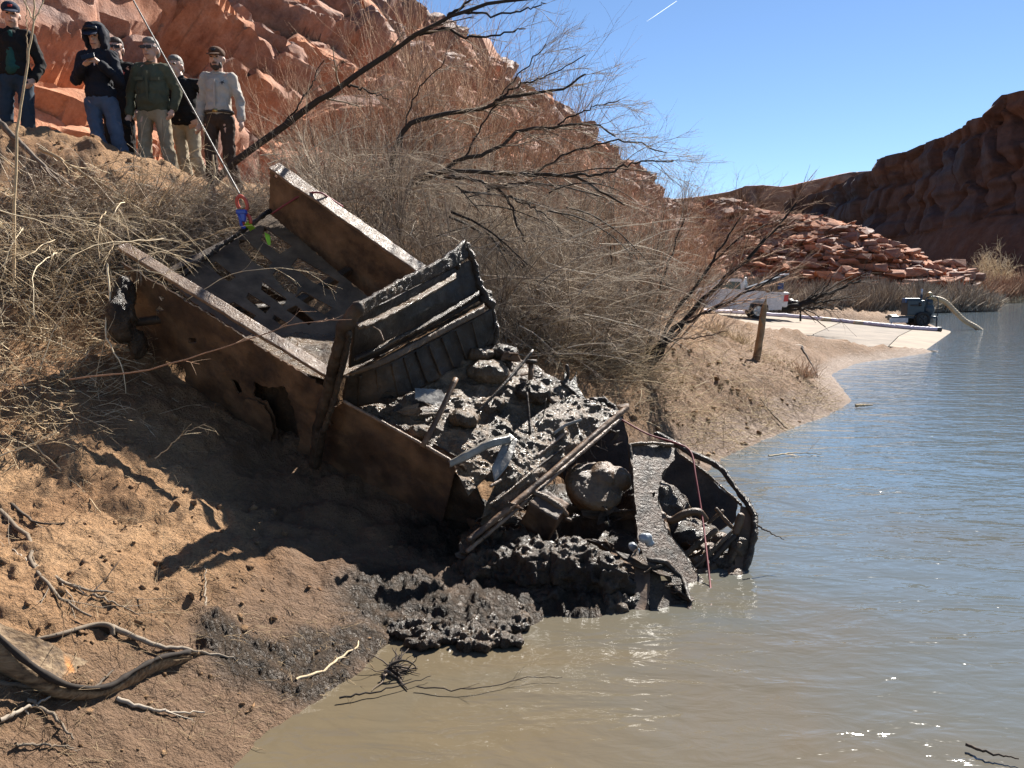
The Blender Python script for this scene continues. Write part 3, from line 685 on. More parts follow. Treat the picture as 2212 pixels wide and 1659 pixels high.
# ---- limbs that the photograph picks out one by one
def limb_tree(name, label, cat, limbs, r0, mat, seed, k1=10, k2=8, Lk=.5, bias=(0.03, 0, .01), tone=(0, .35), twmat=None, t0=.3, wob=.012, k3=0, group=None):
    """limbs: list of (points [(u,v,Y)...], radius at base)"""
    rg_ = np.random.default_rng(seed); b = Brush(); tw = Brush(); n = 22
    C = []; R = []
    for pts, r in limbs:
        P_ = np.array([at(*p) for p in pts]); c = smooth_line(P_, n, wob=wob * 1.0, rng=rg_); C.append(c); R.append(np.linspace(r, r * .25 + .002, n))
    C = np.array(C); R = np.array(R); b.add(C, R, 6, tone, rg_)
    c1, r1 = kids(C, R, k1, t0, .98, .38, Lk, 8, .09, np.array(bias), rg_, .4, 1.1, .002); tw.add(c1, r1, 3, (.05, .7), rg_)
    c2, r2 = kids(c1, r1, k2, .2, .95, .4, Lk * .42, 5, .11, np.array(bias), rg_, .55, 1.0, .0015); tw.add(c2, r2, 3, (.1, .9), rg_)
    if k3:
        c3, r3 = kids(c2, r2, k3, .2, .95, .4, Lk * .2, 4, .12, np.array(bias), rg_, .6, 1.0, .0013); tw.add(c3, r3, 3, (.2, 1), rg_)
    org = C[0, 0]
    t = thing(name, label, cat, org, group)
    b.build('limbs', mat, t); tw.build('twigs', twmat or mat, t)
    return t
limb_tree('leaning_tree', 'long dark bare limb leaning up to the right in front of the red cliff', 'tree',
          [([(400, 520, 9.4), (470, 385, 9.4), (600, 285, 9.3), (690, 215, 9.3), (745, 180, 9.2), (850, 108, 9.2), (905, 75, 9.1), (990, 28, 9.0), (1080, 3, 9.0), (1190, -8, 9)], .046),
           ([(905, 75, 9.1), (960, 62, 9.1), (1010, 80, 9.0), (1090, 72, 9.0), (1135, 62, 9)], .018), ([(950, 50, 9.1), (1000, 10, 9), (1050, -20, 9)], .02), ([(745, 180, 9.2), (790, 196, 9.2), (840, 215, 9.2)], .014),
           ([(990, 28, 9), (1060, 30, 9), (1130, 22, 9), (1180, 8, 9)], .014), ([(600, 285, 9.3), (655, 210, 9.3), (700, 130, 9.4)], .012)], .06, B_DARK, 31, k1=7, k2=5, Lk=.45, bias=(.05, 0, -.01), tone=(0, .35), t0=.35, twmat=B_GREY)
limb_tree('tamarisk', 'largest bare tamarisk arching to the right against the blue sky', 'tree',
          [([(820, 520, 9.6), (860, 303, 9.6), (928, 253, 9.6), (1054, 228, 9.6), (1092, 211, 9.5), (1206, 194, 9.5), (1265, 160, 9.5)], .035),
           ([(1080, 214, 9.5), (1118, 185, 9.5), (1172, 169, 9.5), (1265, 118, 9.5)], .014), ([(900, 400, 9.6), (1000, 345, 9.5), (1071, 325, 9.5), (1126, 282, 9.5), (1194, 278, 9.4), (1261, 266, 9.4), (1330, 295, 9.4)], .028),
           ([(880, 420, 9.5), (907, 379, 9.5), (1054, 371, 9.4), (1139, 375, 9.3), (1223, 379, 9.3), (1286, 405, 9.2), (1350, 443, 9.2)], .034), ([(960, 385, 9.4), (1012, 384, 9.3), (1088, 422, 9.2), (1118, 485, 9.1), (1135, 523, 9.1)], .024),
           ([(1088, 422, 9.2), (1130, 438, 9.2), (1172, 460, 9.1), (1215, 506, 9.1)], .016), ([(1223, 379, 9.3), (1307, 375, 9.2), (1375, 350, 9.2), (1455, 348, 9.2)], .018), ([(1194, 278, 9.4), (1260, 240, 9.4), (1340, 215, 9.4)], .012),
           ([(1000, 345, 9.5), (1060, 240, 9.6), (1130, 150, 9.6), (1180, 95, 9.6)], .012), ([(1150, 375, 9.3), (1260, 320, 9.3), (1360, 305, 9.3), (1440, 330, 9.3)], .014), ([(840, 450, 9.6), (860, 330, 9.8), (900, 200, 9.8), (960, 130, 9.8)], .014)],
          .04, B_DARK, 33, k1=12, k2=7, Lk=.62, bias=(.05, 0, -.015), twmat=B_GREY, k3=2)
limb_tree('tamarisk', 'dark trunked tamarisk fanning right above the bank beside the boat ramp', 'tree',
          [([(1390, 812, 10.8), (1428, 741, 10.9), (1497, 672, 11), (1560, 610, 11), (1652, 520, 11), (1720, 440, 11)], .05), ([(1400, 800, 10.8), (1450, 690, 11), (1540, 560, 11.2), (1600, 470, 11.2)], .03), ([(1410, 790, 10.8), (1480, 700, 10.8), (1600, 640, 10.8), (1700, 585, 10.8)], .03),
           ([(1390, 800, 10.9), (1410, 700, 11), (1440, 580, 11.2), (1480, 470, 11.3)], .025), ([(1385, 800, 10.8), (1370, 700, 11), (1330, 600, 11), (1310, 500, 11)], .022), ([(1380, 805, 10.7), (1330, 730, 10.6), (1260, 660, 10.6), (1200, 610, 10.6)], .02),
           ([(1400, 790, 10.7), (1440, 740, 10.6), (1500, 730, 10.5), (1570, 715, 10.5)], .016), ([(1400, 800, 10.9), (1470, 660, 11.2), (1590, 520, 11.4), (1700, 470, 11.4)], .024), ([(1395, 805, 10.8), (1360, 740, 10.7), (1290, 700, 10.6), (1190, 680, 10.6)], .016)],
          .05, B_DARK, 35, k1=14, k2=8, Lk=.7, bias=(.04, 0, .03), twmat=B_RED, k3=2)
limb_tree('fallen_branch', 'fallen dark branch with bare side limbs lying beyond the white truck', 'branch',
          [([(1690, 668, 33), (1740, 655, 33), (1800, 628, 33), (1860, 605, 33)], .12), ([(1700, 672, 33), (1760, 664, 33), (1810, 668, 33)], .06), ([(1740, 655, 33), (1790, 650, 33), (1840, 640, 33)], .06), ([(1720, 660, 33), (1775, 630, 33), (1800, 598, 33)], .05)], .1, B_DARK, 37, k1=7, k2=3, Lk=1.6, t0=.2, wob=.03)
# thin sapling in front of the man at the left edge
limb_tree('sapling', 'thin pale bare sapling standing in front of the leftmost man', 'tree',
          [([(30, 600, 6.6), (33, 374, 6.6), (41, 254, 6.6), (52, 191, 6.6), (62, 110, 6.6), (72, 49, 6.6), (74, 0, 6.6), (72, -60, 6.6)], .012), ([(73, 49, 6.6), (92, 5, 6.6), (105, -30, 6.6)], .006), ([(72, 46, 6.6), (52, 0, 6.6), (40, -30, 6.6)], .006), ([(58, 130, 6.6), (58, 60, 6.6), (57, 0, 6.6)], .004)],
          .012, B_TAN, 39, k1=2, k2=1, Lk=.3, t0=.4, tone=(.2, .7), wob=.003)

def sweep(name, label, n, us, vs, Ys, d0, L, r, mat, seed, tone, bias, k=4, wander=.05, spread=.35):
    rg_ = np.random.default_rng(seed); b = Brush(); u_ = rg_.uniform(*us, n); v_ = rg_.uniform(*vs, n); Y_ = rg_.uniform(*Ys, n)
    S_ = np.array([at(*p) for p in zip(u_, v_, Y_)]); g = gz(S_[:, 0], S_[:, 1]); S_[:, 2] = np.maximum(S_[:, 2], g + .03)
    d = np.array(d0)[None] + rg_.normal(0, spread, (n, 3)); C = grow(S_, d, L * rg_.uniform(.5, 1.3, n), 12, wander, np.array(bias), rg_)
    R = (r * rg_.uniform(.5, 1.4, n))[:, None] * np.linspace(1, .3, 12); b.add(C, R, 4, tone, rg_)
    c1, r1 = kids(C, R, k, .25, .95, .35, L * .35, 6, .09, np.array(bias), rg_, .5, 1.1, .0013); b.add(c1, r1, 3, tone, rg_)
    c2, r2 = kids(c1, r1, 3, .25, .95, .35, L * .14, 4, .09, np.array(bias), rg_, .6, 1.1, .0011); b.add(c2, r2, 3, tone, rg_)
    return tag(b.build(name, mat), label, 'brush', None, 'stuff')
sweep('dead_branches', 'pale dead branches arching right over the thicket behind the wreck', 95, (880, 1330), (500, 780), (8.6, 9.6), (.9, -.1, .25), 1.1, .0055, B_GREY, 301, (.4, 1), (.03, 0, -.03), wander=.08)
sweep('dead_branches', 'grey dead branches sweeping low behind the far rail of the wreck', 120, (560, 950), (330, 520), (9.0, 9.8), (.8, -.1, .15), 1.0, .0055, B_GREY, 302, (.3, 1), (.03, 0, -.04))
sweep('dead_branches', 'dark limbs hanging through the middle of the thicket', 13, (900, 1250), (380, 520), (9.0, 9.4), (.9, -.1, -.05), 1.3, .012, B_DARK, 303, (0, .4), (.02, 0, -.06), k=6)
sweep('pale_stems', 'pale curved stems sprawling over the brush at the far left', 60, (-60, 400), (440, 660), (6.3, 7.4), (.7, -.3, .25), .9, .005, B_TAN, 304, (.2, 1), (.0, 0, -.05), k=4, wander=.11, spread=.5)
# ---- dry brush and litter lying over the left slope: nobody could count the stalks
def slope_litter(name, label, cat, spots, mat, seed, n, L, r, lift=.25, flow=(.55, -.35), tone=(.1, .95), wander=.10, kind=None, group=None, curl=-.03, k=2):
    rg_ = np.random.default_rng(seed); S_ = []
    for (u, v, s) in spots:
        c = hit(u, v); S_.append((c, s))
    tot = sum(s for _, s in S_); b = Brush(); 
    for c, s in S_:
        m = max(3, int(n * s / tot)); x = c[0] + rg_.normal(0, .38 * s, m); y = c[1] + rg_.normal(0, .38 * s, m); g = gz(x, y)
        st = np.stack([x, y, g + rg_.uniform(-.02, lift, m) * s], -1)
        d = rg_.normal(0, .55, (m, 3)); d[:, 0] += flow[0]; d[:, 1] += flow[1]; d[:, 2] = d[:, 2] * .45 + .18
        C = grow(st, d, L * s ** .5 * rg_.uniform(.4, 1.2, m), 7, wander, np.array([0, 0, curl]), rg_); gg = gz(C[..., 0], C[..., 1])
        C[..., 2] = np.maximum(C[..., 2], gg + .005); R = (r * rg_.uniform(.5, 1.3, m))[:, None] * np.linspace(1, .4, 7)
        b.add(C, R, 3, tone, rg_)
        if k:
            c1, r1 = kids(C, R, k, .2, .95, .4, L * .3, 4, .12, np.array([0, 0, 0.]), rg_, .6, .9); b.add(c1, r1, 3, tone, rg_)
    o = b.build(name, mat); return tag(o, label, cat, group, kind)
slope_litter('dead_brush', 'grey tangle of dead brush draped over the crest left of the wreck', 'brush',
    [(60, 500, .6), (150, 500, .7), (230, 520, .7), (310, 530, .8), (390, 540, .8), (450, 510, .7), (120, 545, .7), (200, 560, .8), (290, 575, .8), (370, 590, .7), (440, 570, .7), (500, 510, .6), (540, 480, .5), (30, 540, .7), (520, 540, .6), (480, 465, .45), (420, 460, .35), (340, 460, .3), (80, 420, .22), (180, 440, .22), (270, 450, .25)], B_GREY, 51, 2700, .72, .0042, lift=.13, kind='stuff', k=3)
slope_litter('dry_stalks', 'tan dry stalks bristling over the left slope', 'stalks',
    [(40, 560, 1), (110, 560, 1), (180, 560, .9), (250, 570, .8), (60, 640, 1), (140, 640, .9), (210, 660, .7), (30, 720, 1), (100, 740, .9), (160, 780, .6), (40, 830, .8), (110, 850, .6), (420, 560, .7), (350, 560, .7), (480, 520, .7), (20, 930, .6), (120, 930, .5), (200, 860, .4), (290, 540, .7)], B_TAN, 52, 1250, .5, .0035, lift=.22, kind='stuff', k=2, flow=(.35, -.35), curl=-.01)
slope_litter('root_litter', 'thin roots and straw strewn over the muddy foreground bank', 'litter',
    [(60, 1050, .8), (180, 1100, .8), (100, 1200, .7), (300, 1150, .6), (250, 1300, .7), (420, 1300, .6), (350, 1400, .5), (520, 1390, .5), (650, 1400, .5), (760, 1370, .4), (600, 1500, .4), (480, 1560, .4), (200, 1560, .5), (80, 1600, .5), (350, 1600, .4), (700, 1450, .3), (240, 960, .5), (390, 1230, .4)], B_TAN, 53, 1000, .2, .0016, lift=.02, kind='stuff', k=1, flow=(.3, -.1), tone=(0, .45))
slope_litter('root_litter', 'roots and straw caught on the brown bank right of the wreck', 'litter',
    [(1300, 840, 1), (1400, 850, 1), (1500, 860, 1), (1600, 860, 1), (1700, 850, .9), (1450, 900, .9), (1550, 930, .8), (1650, 910, .7), (1760, 860, .7), (1480, 800, 1), (1580, 800, 1), (1380, 800, 1), (1700, 800, 1), (1250, 800, 1), (1620, 760, 1)], B_TAN, 54, 1700, .4, .0035, lift=.06, kind='stuff', k=1, flow=(.3, -.3), tone=(0, .8))
slope_litter('reed_grass', 'orange tan dry reeds standing beside the man in the pale shirt', 'reeds', [(560, 372, .9), (530, 350, .8), (600, 380, .8), (650, 380, .7), (500, 372, .5)], B_TAN, 55, 700, .9, .003, lift=.1, kind='stuff', k=2, flow=(.05, 0), curl=.12)
slope_litter('low_brush', 'low pale tangle of fallen twigs under the thicket beside the wreck', 'brush',
    [(1130, 740, .8), (1200, 760, .9), (1260, 790, .8), (1180, 700, 1), (1300, 760, .9), (1100, 700, .8), (1240, 720, 1), (1340, 800, .6)], B_TAN, 56, 1100, .8, .004, lift=.25, kind='stuff', k=2, flow=(.5, -.1), tone=(0, .8))
# a long slim branch that crosses in front of the truck bed, and pale curved stems on the left
def twig(name, label, pts, r, mat, seed, k=3, Lk=.25, cat='branch', wob=.004, tone=(.3, .9), bias=(0, 0, 0), ground=False, sides=5):
    rg_ = np.random.default_rng(seed); b = Brush()
    P_ = np.array([(hit(p[0], p[1], r * .9 + .02) if len(p) == 2 else at(*p)) for p in pts]); c = smooth_line(P_, 18, wob=wob, rng=rg_)[None]
    R = np.linspace(r, r * .35, 18)[None]; b.add(c, R, sides, tone, rg_)
    if k:
        c1, r1 = kids(c, R, k, .25, .95, .35, Lk, 7, .1, np.array(bias), rg_, .5, 1); b.add(c1, r1, 3, tone, rg_)
        c2, r2 = kids(c1, r1, 2, .25, .95, .35, Lk * .4, 5, .1, np.array(bias), rg_, .6, 1); b.add(c2, r2, 3, tone, rg_)
    return tag(b.build(name, mat), label, cat)
twig('bare_twig', 'long slender twig reaching right across the rusty side of the truck bed', [(150, 820, 5.4), (330, 796, 5.3), (500, 745, 5.2), (640, 700, 5.2), (760, 690, 5.2)], .006, B_RED, 61, 4, .3)
twig('bare_twig', 'pale vertical twig drooping down the left slope beside the wreck', [(232, 570, 6.4), (238, 640, 6.3), (228, 720, 6.2), (262, 790, 6.1), (272, 850, 6.1)], .009, B_TAN, 62, 3, .2)
twig('arching_branch', 'pale curved stem arching over the dead brush below the hooded man', [(85, 320, 8.2), (130, 345, 8.1), (191, 382, 8.0), (273, 431, 7.9), (340, 500, 7.8)], .02, B_TAN, 63, 5, .5)
twig('dead_limb', 'dark dead limb slanting down from the left edge below the men', [(-10, 255, 7.8), (35, 300, 7.8), (80, 345, 7.7), (130, 400, 7.6)], .035, B_GREY, 64, 3, .5, tone=(0, .3))
twig('arching_branch', 'brown stem looping toward the hook at the end of the winch cable', [(460, 335, 8.4), (462, 380, 8.3), (420, 430, 8.2), (370, 470, 8.1), (300, 500, 8.0)], .011, B_TAN, 65, 4, .4)
twig('leaning_stalk', 'pale branched stalk leaning left to right across the lower left slope', [(0, 880), (90, 985), (170, 1060), (230, 1130)], .008, B_TAN, 66, 4, .3)
twig('leaning_stalk', 'straight thin stalk rising right over the leftmost slope', [(0, 985, 4.9), (90, 950, 5.0), (148, 918, 5.1)], .006, B_TAN, 67, 2, .2)
twig('bare_twig', 'small forked twig standing at the edge of the wreck shadow', [(335, 990, 5.4), (370, 960, 5.4), (400, 935, 5.4), (445, 915, 5.4)], .004, B_TAN, 68, 4, .15)
twig('forked_branch', 'dark grey branch entering low at the left edge above the driftwood', [(0, 1076), (40, 1112), (84, 1141), (169, 1141)], .012, B_DRIFT, 71, 3, .2, tone=(.1, .5))
twig('forked_branch', 'weathered forked branch running down right toward the driftwood slab', [(0, 1114), (63, 1177), (70, 1232), (105, 1278), (139, 1312), (198, 1346)], .014, B_DRIFT, 72, 6, .3, tone=(.3, .9))
twig('forked_branch', 'pale straight branch pointing right above the driftwood', [(72, 1232), (156, 1278), (270, 1299)], .012, B_DRIFT, 73, 5, .25, tone=(.3, .9))
twig('broken_twig', 'pale broken twig in mid slope above the driftwood tip', [(200, 1295), (250, 1315), (304, 1341)], .007, B_DRIFT, 74, 2, .15)
twig('bare_twig', 'starburst of thin grey twigs at the far left of the lower bank', [(66, 1232), (30, 1200), (-20, 1190)], .006, B_DRIFT, 75, 9, .4)
twig('bare_twig', 'upright stub twig on the brown slope left of the wreck shadow', [(444, 1320), (443, 1275), (443, 1232)], .007, B_DRIFT, 76, 0)
twig('mud_stick', 'stick lying on the mud at the bottom left corner', [(0, 1572), (60, 1545), (110, 1520)], .011, B_DRIFT, 81, 1, .15)
twig('mud_stick', 'crooked stick bending down over the mud near the lower left corner', [(60, 1528), (118, 1560), (140, 1590), (160, 1612)], .010, B_DRIFT, 82, 1, .15)
twig('mud_stick', 'knobbly stick on the mud below the driftwood tip', [(252, 1522), (320, 1545), (380, 1552), (443, 1552)], .011, B_DRIFT, 83, 2, .12)
twig('mud_stick', 'thin stick flat on the mud near the bottom edge', [(34, 1620), (100, 1622), (160, 1628)], .007, B_DRIFT, 84, 1, .1)
twig('mud_stick', 'dark sinuous stick half buried below the driftwood', [(0, 1490), (100, 1500), (200, 1500), (245, 1462)], .012, B_DRIFT, 85, 0, tone=(0, .2))
twig('curved_stick', 'pale hooked stick curling over the black mud at the water edge', [(640, 1480), (690, 1462), (737, 1430), (775, 1405), (757, 1385)], .009, B_TAN, 86, 1, .12)
twig('floating_twig', 'long thin twig afloat in front of the muddy shore', [(733, 1518), (830, 1500), (931, 1470)], .006, B_DARK, 87, 1, .1, tone=(.2, .6))
twig('floating_twig', 'thin twig floating on the brown water right of the root clump', [(900, 1492), (1010, 1500), (1130, 1476), (1215, 1472)], .004, B_DARK, 88, 3, .2, tone=(.2, .6))
twig('floating_twig', 'short twig sticking out of the water beyond the wreck nose', [(1636, 1136, 5.9), (1660, 1148, 5.9), (1694, 1165, 5.9)], .008, B_DARK, 89, 1, .08)
twig('floating_reed', 'pale reed floating on the river off the point', [(1848, 882), (1885, 880)], .03, B_TAN, 90, 0)
twig('floating_reed', 'loose straw raft drifting close behind the wreck', [(1660, 990), (1720, 984), (1775, 986)], .012, B_TAN, 91, 4, .4)
twig('root_stick', 'root sticking out of the bank above the waterline right of the wreck', [(1700, 930), (1660, 890), (1640, 862)], .016, B_DRIFT, 92, 3, .3)
twig('dark_twig', 'dark leaning twig beside the stone at the ramp edge', [(1731, 752, 17), (1748, 778, 16.6), (1766, 812, 16)], .025, B_DARK, 93, 1, .2)
twig('dark_log', 'dark twig in the water at the lower right corner', [(2085, 1620), (2140, 1640), (2200, 1652)], .008, B_DARK, 94, 0)

# root clump at the edge of the mud
rg = np.random.default_rng(9); b = Brush(); c0 = hit(845, 1455); S0 = np.tile(c0, (30, 1)) + rg.normal(0, .03, (30, 3)); d = rg.normal(0, .6, (30, 3)); d[:, 0] += .7; d[:, 2] = np.abs(d[:, 2]) * .5 + .1
C = grow(S0, d, rg.uniform(.06, .2, 30), 8, .22, np.array([0, 0, -.06]), rg); C[..., 2] = np.maximum(C[..., 2], .008); b.add(C, .008 * np.linspace(1, .3, 8)[None] * rg.uniform(.4, 1.3, (30, 1)), 5, (.1, .9), rg)
tag(b.build('root_clump', B_DARK), 'brown root clump washed up at the edge of the muddy water', 'roots')

# ---- driftwood slab, a hollow split trunk with orange lichen
def lichen_wood():
    m = bpy.data.materials.new('split_driftwood'); nt, ns, lk, P = nodes_of(m); c = coord(nt)
    g = noise(nt, mapping(nt, c, (6, 40, 40)), 1.2, 6); l = noise(nt, c, 9, 5)
    base = ramp(nt, g, [(.3, (.05, .03, .016)), (.5, (.18, .115, .06)), (.75, (.33, .24, .14))])
    col = mix(nt, mth(nt, 'MULTIPLY', attrib(nt, 'lichen'), ramp(nt, l, [(.45, (0, 0, 0)), (.55, (1, 1, 1))])), base, (.52, .22, .06)); lk.new(col, P.inputs['Base Color'])
    P.inputs['Roughness'].default_value = .8; bump(nt, P, g, .7, .01); return m
LW = lichen_wood()
_lx = [(-60, 1300, 1440, 1290), (0, 1372, 1462, 1345), (84, 1445, 1498, 1380), (156, 1482, 1512, 1415), (236, 1484, 1503, 1440), (295, 1450, 1478, 1438), (350, 1422, 1450, 1414), (412, 1410, 1424, 1406)]
_ly = [hit(u_, f_)[1] for u_, r_, f_, b_ in _lx]
rim = smooth_line([at(u_, r_, y_ - .02) for (u_, r_, f_, b_), y_ in zip(_lx, _ly)], 60)
foot = smooth_line([at(u_, f_, y_ + .01) for (u_, r_, f_, b_), y_ in zip(_lx, _ly)], 60)
back_ = smooth_line([at(u_, b_, y_ + .16) for (u_, r_, f_, b_), y_ in zip(_lx, _ly)], 60)
rowsV = []
for t in np.linspace(0, 1, 7): rowsV.append(back_ * (1 - t) + (rim + np.array([0, .0, -.035])) * t + np.array([0, 0, -.06 * math.sin(math.pi * t)]))
for t in np.linspace(0, 1, 5): rowsV.append(rim * (1 - t) + foot * t + np.array([0, -.035 * math.sin(math.pi * t), 0]) )
rowsV.append(foot + np.array([0, .10, -.05])); rowsV.append(back_ + np.array([0, .03, -.10]))
SV = np.array(rowsV); SV += .006 * fbm(SV * np.array([4, 30, 30]), 3, 5)[..., None]
lich = np.zeros(SV.shape[:2]); lich[1:6, 24:44] = 1
log = mesh_np('driftwood_log', SV.reshape(-1, 3), grid_faces(len(rowsV), 60), LW, attr={'lichen': lich.ravel()})
tag(log, 'hollow split driftwood trunk with orange lichen lying on the near left bank', 'driftwood')
v_, f_ = tubes((rim + np.array([0, -.02, .012]))[None], np.full((1, 60), .013) * (1 + .45 * vn(rim * 22)), 7, cap=True); rb_ = mesh_np('rim_shade', v_, f_, B_DARK, attr={'tone': np.full(len(v_), .15)}); rb_.parent = log  # dark tube added to stand for the shaded front edge of the log
# bark slab above it
r1 = smooth_line([at(20, 1392, 3.4), at(120, 1372, 3.5), at(200, 1350, 3.66), at(238, 1352, 3.68), at(243, 1372, 3.68)], 30); 
v_, f_ = tubes(np.array([r1]), np.array([np.linspace(.008, .013, 30)]), 6, cap=True); v2_ = v_.copy(); v_[:, 2] = v_[:, 2] * 1.0
slab = mesh_np('bark_slab', v_ , f_, B_DRIFT, attr={'tone': np.full(len(v_), .45)}); tag(slab, 'flat bark slab propped above the lichen driftwood', 'driftwood')
a_ = np.stack([r1 + np.array([0, 0, .0]), r1 + np.array([0, -.01, -.03]), r1 + np.array([.01, .02, -.05]), r1 + np.array([0, .05, -.02])]); a_ += .003 * fbm(a_ * 20, 2, 3)[..., None]
und = mesh_np('bark', a_.reshape(-1, 3), grid_faces(4, 30), B_DARK, attr={'tone': np.full(120, .1)}); und.parent = slab
twig('weathered_pole', 'weathered pole sloping right from the bark slab into the black mud', [(240, 1368), (337, 1408), (410, 1418), (505, 1434)], .016, B_DRIFT, 96, 0, tone=(.4, .7))

# ---- far brush along the river and the pale cottonwood
rg = np.random.default_rng(15); b = Brush()
def far_brush(u0, u1, Y0, Y1, n, h, r, z0, tone, bb):
    u_ = rg.uniform(u0, u1, n); Y_ = Y0 + (Y1 - Y0) * (u_ - u0) / (u1 - u0) + rg.uniform(-.5, 1, n) * Y0 * .12; x_ = (u_ - 1106) / FPX * Y_
    st = np.stack([x_, Y_, np.full(n, z0)], -1); d = rg.normal(0, .33, (n, 3)); d[:, 2] = 1
    hh = h * (.65 + .35 * vn(np.stack([u_ / 22, Y_ / 9, 0 * u_], -1), 3)) * rg.uniform(.5, 1.1, n)
    C = grow(st, d, hh, 4, .16, np.zeros(3), rg); bb.add(C, (r * rg.uniform(.5, 1.2, n))[:, None] * np.linspace(1, .4, 4), 3, tone, rg)
far_brush(1640, 2010, 52, 62, 16000, 2.9, .034, .7, (.1, .8), b)
far_brush(1940, 2150, 88, 100, 8000, 4.2, .055, .1, (.1, .8), b)
far_brush(1480, 1700, 58, 62, 5000, 3.0, .035, 1.2, (.1, .8), b)
tag(b.build('riverside_brush', B_GREY), 'grey brown belt of bare brush behind the ramp and pump', 'brush', None, 'stuff')
b = Brush(); far_brush(1950, 2420, 122, 250, 13000, 7.4, .12, .5, (.1, .8), b)
tag(b.build('riverside_brush', B_RED), 'rust coloured brush lining the far river bank below the mesa', 'brush', None, 'stuff')
b = Brush(); far_brush(1985, 2420, 122, 246, 2500, 2.2, .05, 0.1, (.3, 1), b)
tag(b.build('bank_reeds', B_TAN), 'pale straw edging the far river bank', 'reeds', None, 'stuff')
b = Brush(); tw = Brush(); org = at(2145, 612, 190); org[2] = 1.0
d = rg.normal(0, .5, (16, 3)); d[:, 2] = 1.0
C = grow(np.tile(org, (16, 1)) + rg.normal(0, .5, (16, 3)), d, rg.uniform(6, 10.5, 16), 8, .12, np.array([0, 0, .03]), rg); R = .14 * np.linspace(1, .3, 8)[None] * np.ones((16, 1)); b.add(C, R, 5, (.3, .7), rg)
c1, r1 = kids(C, R, 14, .2, 1, .5, 3.6, 6, .12, np.array([0, 0, .03]), rg, .5, 1); tw.add(c1, r1, 3, (.5, 1), rg)
c2, r2 = kids(c1, r1, 9, .2, 1, .5, 1.5, 4, .12, np.array([0, 0, .0]), rg, .7, 1, .02); tw.add(c2, r2, 3, (.5, 1), rg)
t = thing('cottonwood_tree', 'pale bare cottonwood standing out against the shadowed mesa', 'tree', org); b.build('trunk', B_TAN, t); tw.build('crown', B_TAN, t)
# crumbs and clods of soil and small stones strewn over the bank
rg = np.random.default_rng(21); VV = []; FF = []; of = 0; WT = []
hulls = []
for m_ in STONES:
    hulls.append((np.array([v.co[:] for v in m_.vertices]), [list(p.vertices) for p in m_.polygons]))
spots = [(u, v, 1.0, 11) for u, v in [(80, 300), (180, 320), (280, 350), (360, 385), (60, 380), (200, 390), (100, 900), (220, 930), (60, 1000), (180, 1020), (300, 1040), (380, 1120), (120, 1120), (250, 1180), (400, 1230), (80, 1250), (330, 1300), (480, 1310), (200, 1340), (560, 1380), (650, 1420), (420, 1440), (300, 1540), (150, 1600), (500, 1500), (740, 1400), (620, 1180), (500, 1080)]] + [(u, v, 1.6, 22) for u, v in [(1300, 830), (1380, 860), (1460, 850), (1540, 880), (1600, 900), (1640, 850), (1700, 870), (1760, 850), (1500, 930), (1420, 900), (1560, 800), (1650, 790), (1720, 800), (1340, 900)]]
for (u, v, s_, n_) in spots:
    c = hit(u, v)
    for k in range(n_):
        x, y = c[0] + rg.normal(0, .28 * s_), c[1] + rg.normal(0, .35 * s_); 
        if signed_d(np.array([x]), np.array([y]))[0] < .03: continue
        z = hz(x, y); r = min(.036, .006 + rg.exponential(.007)) * s_; hv, hf = hulls[rg.integers(14)]; q = np.array(Matrix.Rotation(rg.uniform(0, 6.3), 3, 'Z') @ Matrix.Rotation(rg.uniform(0, 6.3), 3, 'X'))
        VV.append((hv * np.array([1, 1, 1.3]) * r) @ q.T + [x, y, z + r * .25]); FF += [[i + of for i in f] for f in hf]; of += len(hv); WT += [float(rg.uniform(0, .25))] * len(hv)
tag(mesh_np('soil_clods', np.concatenate(VV), FF, SOIL, attr={'wet': WT, 'dark': [0.0] * len(WT)}), 'crumbs and small clods of soil strewn over the bank', 'clods', None, 'stuff')
# tufts of dry grass on the bank by the post
for (u, v, lab) in [(1735, 815, 'rust coloured grass tuft on the bank below the stone'), (1590, 745, 'straw coloured grass tuft left of the wooden post'), (1545, 728, 'dry grass clump at the foot of the tamarisk near the ramp')]:
    c = hit(u, v); b = Brush(); m = 140; d = rg.normal(0, .45, (m, 3)); d[:, 2] = 1
    b.add(grow(np.tile(c, (m, 1)) + rg.normal(0, .12, (m, 3)) * np.array([1, 1, 0]), d, rg.uniform(.15, .45, m), 5, .12, np.array([0, 0, -.08]), rg), .005 * np.ones((m, 1)) * np.linspace(1, .4, 5)[None], 3, (.2, 1), rg)
    tag(b.build('grass_tuft', B_TAN if v < 800 else B_RED), lab, 'grass')
# ================================================================== THE WRECK
MUDB = surf('black_mud', [(.3, (.016, .010, .006)), (.5, (.048, .030, .017)), (.72, (.12, .077, .044))], scale=5, b=1.0, bd=.020, bscale=60, rr=(.2, .5), spec=.32)
MUDS = surf('silty_mud', [(.3, (.045, .027, .013)), (.5, (.125, .078, .042)), (.72, (.24, .16, .095))], scale=6, b=1.0, bd=.020, bscale=60, rr=(.16, .5), spec=.34)
MUDC = surf('smooth_clay', [(.3, (.07, .038, .018)), (.6, (.15, .086, .043)), (.8, (.21, .125, .068))], scale=4, b=.9, bd=.014, bscale=36, rr=(.25, .5), spec=.32)
RUST = surf('rusty_steel', [(.3, (.035, .020, .013)), (.46, (.09, .050, .028)), (.54, (.15, .083, .043)), (.68, (.23, .128, .066))], scale=3.4, detail=12, b=.8, bd=.006, bscale=60, rr=(.45, .8), spec=.4, dents=(3.5, .7, .05))
RUSTD = surf('dark_wet_steel', [(.3, (.022, .015, .010)), (.55, (.058, .038, .024)), (.75, (.125, .078, .046))], scale=5, b=.8, bd=.01, bscale=42, rr=(.32, .7), spec=.28)
